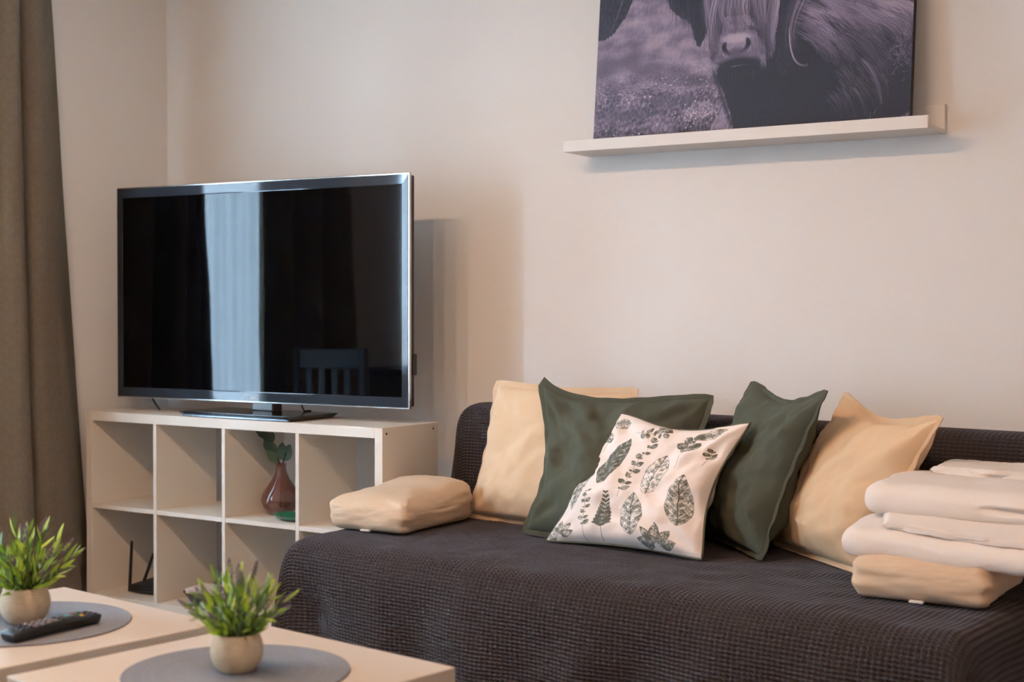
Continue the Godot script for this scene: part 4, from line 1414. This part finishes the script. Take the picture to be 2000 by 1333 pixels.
# flat-shaded loft of polygons
func faceted(rings: Array) -> ArrayMesh:
	var st := SurfaceTool.new()
	st.begin(Mesh.PRIMITIVE_TRIANGLES)
	var tri := func(a: Vector3, b: Vector3, c: Vector3):
		var n := (c - a).cross(b - a).normalized()
		for p in [a, b, c]:
			st.set_normal(n)
			st.set_uv(Vector2(p.x, p.z))
			st.add_vertex(p)
	for k in rings.size() - 1:
		var n: int = rings[k].size()
		for i in n:
			var j := (i + 1) % n
			tri.call(rings[k][i], rings[k + 1][j], rings[k][j])
			tri.call(rings[k][i], rings[k + 1][i], rings[k + 1][j])
	for k in [0, rings.size() - 1]:
		var n: int = rings[k].size()
		for i in range(1, n - 1):
			if k == 0:
				tri.call(rings[k][0], rings[k][i], rings[k][i + 1])
			else:
				tri.call(rings[k][0], rings[k][i + 1], rings[k][i])
	return st.commit()

# ---------------------------------------------------------------- things on the coffee tables

func build_table_objects() -> void:
	var h := 0.4745
	# spiral-woven round mats
	for e in [[Vector2(2.577, 2.176), 0.211, "grey woven round placemat on the nearer coffee table"], [Vector2(1.907, 2.120), 0.220, "grey woven round placemat on the far left table, under the remote"]]:
		var prof := [Vector2(0.0, 0.0), Vector2(e[1] - 0.002, 0.0), Vector2(e[1], 0.0015)]
		var rings := 34
		for k in rings:
			var r0: float = e[1] * (1.0 - float(k) / rings)
			var r1: float = e[1] * (1.0 - float(k + 1) / rings)
			prof.append(Vector2(lerpf(r0, r1, 0.10), 0.0034))
			prof.append(Vector2(lerpf(r0, r1, 0.32), 0.0041))
			prof.append(Vector2(lerpf(r0, r1, 0.68), 0.0041))
			prof.append(Vector2(lerpf(r0, r1, 0.90), 0.0034))
		prof.append(Vector2(0.0, 0.0034))
		solo("placemat", lathe(prof, 96), M.mat, e[2], "placemat", "round grey placemats", Vector3(e[0].x, h, e[0].y))
	potted(Vector3(2.577, h + 0.004, 2.176), "potted artificial lavender on the nearer coffee table, in a beige pot", 3, 1.0)
	potted(Vector3(1.907, h + 0.004, 2.122), "potted artificial lavender at the left edge, beside the remote control", 8, 1.08)
	remote(Vector3(2.035, h + 0.0042, 2.155), 0.02)

func potted(at: Vector3, label: String, seed_: int, k: float) -> void:
	var r := RandomNumberGenerator.new()
	r.seed = seed_
	var t := thing("potted_lavender", label, "potted plant", at, 0.0, "potted artificial lavenders")
	var pot := [Vector2(0, 0), Vector2(0.030, 0.0), Vector2(0.034, 0.003), Vector2(0.0455, 0.018), Vector2(0.0495, 0.036), Vector2(0.0475, 0.053), Vector2(0.0425, 0.066), Vector2(0.0415, 0.071), Vector2(0.0385, 0.071), Vector2(0.039, 0.064), Vector2(0.043, 0.052), Vector2(0.042, 0.040), Vector2(0.0, 0.040)]
	var pm := []
	for p in chaikin(pot, 2):
		pm.append(p * k)
	part("pot", lathe(pm, 48), M.pot, t)
	part("soil", lathe([Vector2(0, 0.058), Vector2(0.02, 0.057), Vector2(0.038, 0.054), Vector2(0.038, 0.05), Vector2(0, 0.05)], 24), mat(Color(0.16, 0.15, 0.10), 0.95), t).scale = Vector3.ONE * k
	var n := 36
	for i in n:
		var az := TAU * (i * 0.618 + r.randf() * 0.06)
		var tilt := deg_to_rad(2.0 + 50.0 * pow(float(i) / n, 0.75)) * r.randf_range(0.85, 1.1)
		var ln := lerpf(0.128, 0.075, float(i) / n) * r.randf_range(0.82, 1.08) * k
		var out := Vector3(cos(az), 0, sin(az))
		var base := Vector3(0, 0.056 * k, 0) + out * 0.022 * k * sqrt(float(i) / n)
		var pts := []
		for q in 6:
			var f := q / 5.0
			var a := tilt * (0.75 + 0.35 * f)
			pts.append(base + (out * sin(a) + Vector3.UP * cos(a)) * ln * f)
		part("stem", tube(pts, 0.0011, 5), M.stem, t)
		var spike := i % 3 == 0 or r.randf() < 0.12
		var count := 6 if spike else 8
		for q in count:
			var f := lerpf(0.12, 0.97, float(q) / (count - 1))
			var p: Vector3 = pts[int(f * 5.0)].lerp(pts[mini(int(f * 5.0) + 1, 5)], fposmod(f * 5.0, 1.0))
			var axis: Vector3 = (pts[5] - pts[2]).normalized()
			var round_a := q * 2.4 + r.randf() * 1.2
			var sd := axis.cross(Vector3.UP if absf(axis.y) < 0.95 else Vector3.RIGHT).normalized().rotated(axis, round_a)
			var lean := r.randf_range(0.3, 0.85)
			var y := (axis * cos(lean) + sd * sin(lean)).normalized()
			var z := (axis - y * axis.dot(y)).normalized()
			var o := part("leaf", M.blades[r.randi() % 3], M.greens[[0, 0, 1, 1, 2, 2][r.randi() % 6]], t, p)
			o.basis = Basis(y.cross(z), y, z).scaled(Vector3.ONE * k * r.randf_range(0.75, 1.15))
		if spike:
			var d: Vector3 = (pts[5] - pts[3]).normalized()
			var side := d.cross(Vector3(0.3, 0.2, 0.9)).normalized()
			var o := part("flower_spike", M.spike, M.purple, t, pts[5] - d * 0.004)
			o.basis = Basis(side, d, side.cross(d)).scaled(Vector3.ONE * k * r.randf_range(0.85, 1.2))

func remote(at: Vector3, turn: float) -> void:
	var t := thing("remote_control", "black TV remote control lying on the left placemat", "remote control", at, turn)
	part("body", soft_box(Vector3(0.05, 0.022, 0.235), 0.008, 14, func(p: Vector3): return Vector3(p.x * (1.0 - 0.12 * (0.5 - p.y / 0.022)), p.y + 0.011 + 0.004 * (1.0 - pow(p.z / 0.118, 2.0)), p.z * (1.0 - 0.06 * (0.5 - p.y / 0.022)))), mat(Color(0.055, 0.05, 0.05), 0.4), t)
	var dark := mat(Color(0.16, 0.13, 0.13), 0.5)
	var colors := {2: [Color(0.55, 0.12, 0.14), Color(0.16, 0.42, 0.22), Color(0.75, 0.60, 0.12)], 0: [Color(0.24, 0.16, 0.17), Color(0.25, 0.16, 0.17), Color(0.24, 0.16, 0.17)]}
	var pale := mat(Color(0.46, 0.40, 0.38), 0.5)
	var button := soft_box(Vector3(0.0105, 0.004, 0.007), 0.0018, 4)
	for i in 12:
		if i == 3 or i == 4:
			continue
		var z := -0.100 + i * 0.0172
		var top := 0.0225 + 0.004 * (1.0 - pow(z / 0.118, 2.0))
		for q in 3:
			var m: Material = mat(colors[i][q], 0.5) if colors.has(i) else (pale if i > 5 and i < 10 else dark)
			part("button", button, m, t, Vector3((q - 1) * 0.0145, top, z))
	var z2 := -0.100 + 3.5 * 0.0172
	var pad := part("navigation_pad", lathe([Vector2(0, 0.0), Vector2(0.0165, 0.0), Vector2(0.017, 0.003), Vector2(0.0155, 0.0045), Vector2(0.008, 0.0036), Vector2(0, 0.0036)], 28), mat(Color(0.10, 0.09, 0.09), 0.35), t, Vector3(0, 0.0235, z2))
	part("ok_button", lathe([Vector2(0, 0.003), Vector2(0.007, 0.003), Vector2(0.007, 0.0052), Vector2(0, 0.0056)], 20), mat(Color(0.30, 0.55, 0.55), 0.4), pad)

# ---------------------------------------------------------------- furniture seen only mirrored in the TV

func build_far_furniture() -> void:
	var c := thing("dining_chair", "dark slat-back wooden chair mirrored in the TV screen", "chair", Vector3(0.07, 0, 1.45))
	for x in [0.0, 0.365]:
		part("leg", bx(Vector3(x, 0, 0), Vector3(x + 0.036, 0.975, 0.034), 0.005), M.chair, c)
		part("leg", bx(Vector3(x, 0, 0.38), Vector3(x + 0.036, 0.44, 0.414), 0.004), M.chair, c)
	part("top_rail", bx(Vector3(0.036, 0.875, 0.004), Vector3(0.365, 0.965, 0.026), 0.004), M.chair, c)
	part("lower_rail", bx(Vector3(0.036, 0.545, 0.004), Vector3(0.365, 0.595, 0.026), 0.004), M.chair, c)
	for k in 4:
		part("slat", bx(Vector3(0.072 + 0.07 * k, 0.595, 0.008), Vector3(0.072 + 0.07 * k + 0.036, 0.875, 0.022), 0.003), M.chair, c)
	part("seat", bx(Vector3(0.0, 0.44, 0.034), Vector3(0.401, 0.47, 0.43), 0.008), M.chair, c)
	var s := thing("sideboard", "pale grey sideboard with a dark top, mirrored at the right of the TV", "sideboard", Vector3(WALL_X + 0.01, 0, 2.32))
	part("body", bx(Vector3(0, 0.06, 0), Vector3(0.40, 0.80, 0.44), 0.003), mat(Color(0.62, 0.64, 0.64), 0.5), s)
	part("top", bx(Vector3(-0.0, 0.80, -0.01), Vector3(0.415, 0.84, 0.45), 0.003), mat(Color(0.12, 0.09, 0.08), 0.5), s)
	for z in [0.03, 0.37]:
		part("leg", bx(Vector3(0.33, 0, z), Vector3(0.37, 0.06, z + 0.04), 0.002), M.chair, s)
		part("leg", bx(Vector3(0.02, 0, z), Vector3(0.06, 0.06, z + 0.04), 0.002), M.chair, s)
	for k in 2:
		var d := part("door", bx(Vector3(0.40, 0.08, 0.012 + 0.21 * k), Vector3(0.416, 0.785, 0.217 + 0.21 * k), 0.002), mat(Color(0.66, 0.68, 0.68), 0.5), s)
		part("handle", bx(Vector3(0.416, 0.55, 0.19 + 0.05 * k), Vector3(0.428, 0.66, 0.20 + 0.05 * k), 0.002), M.metal, d)
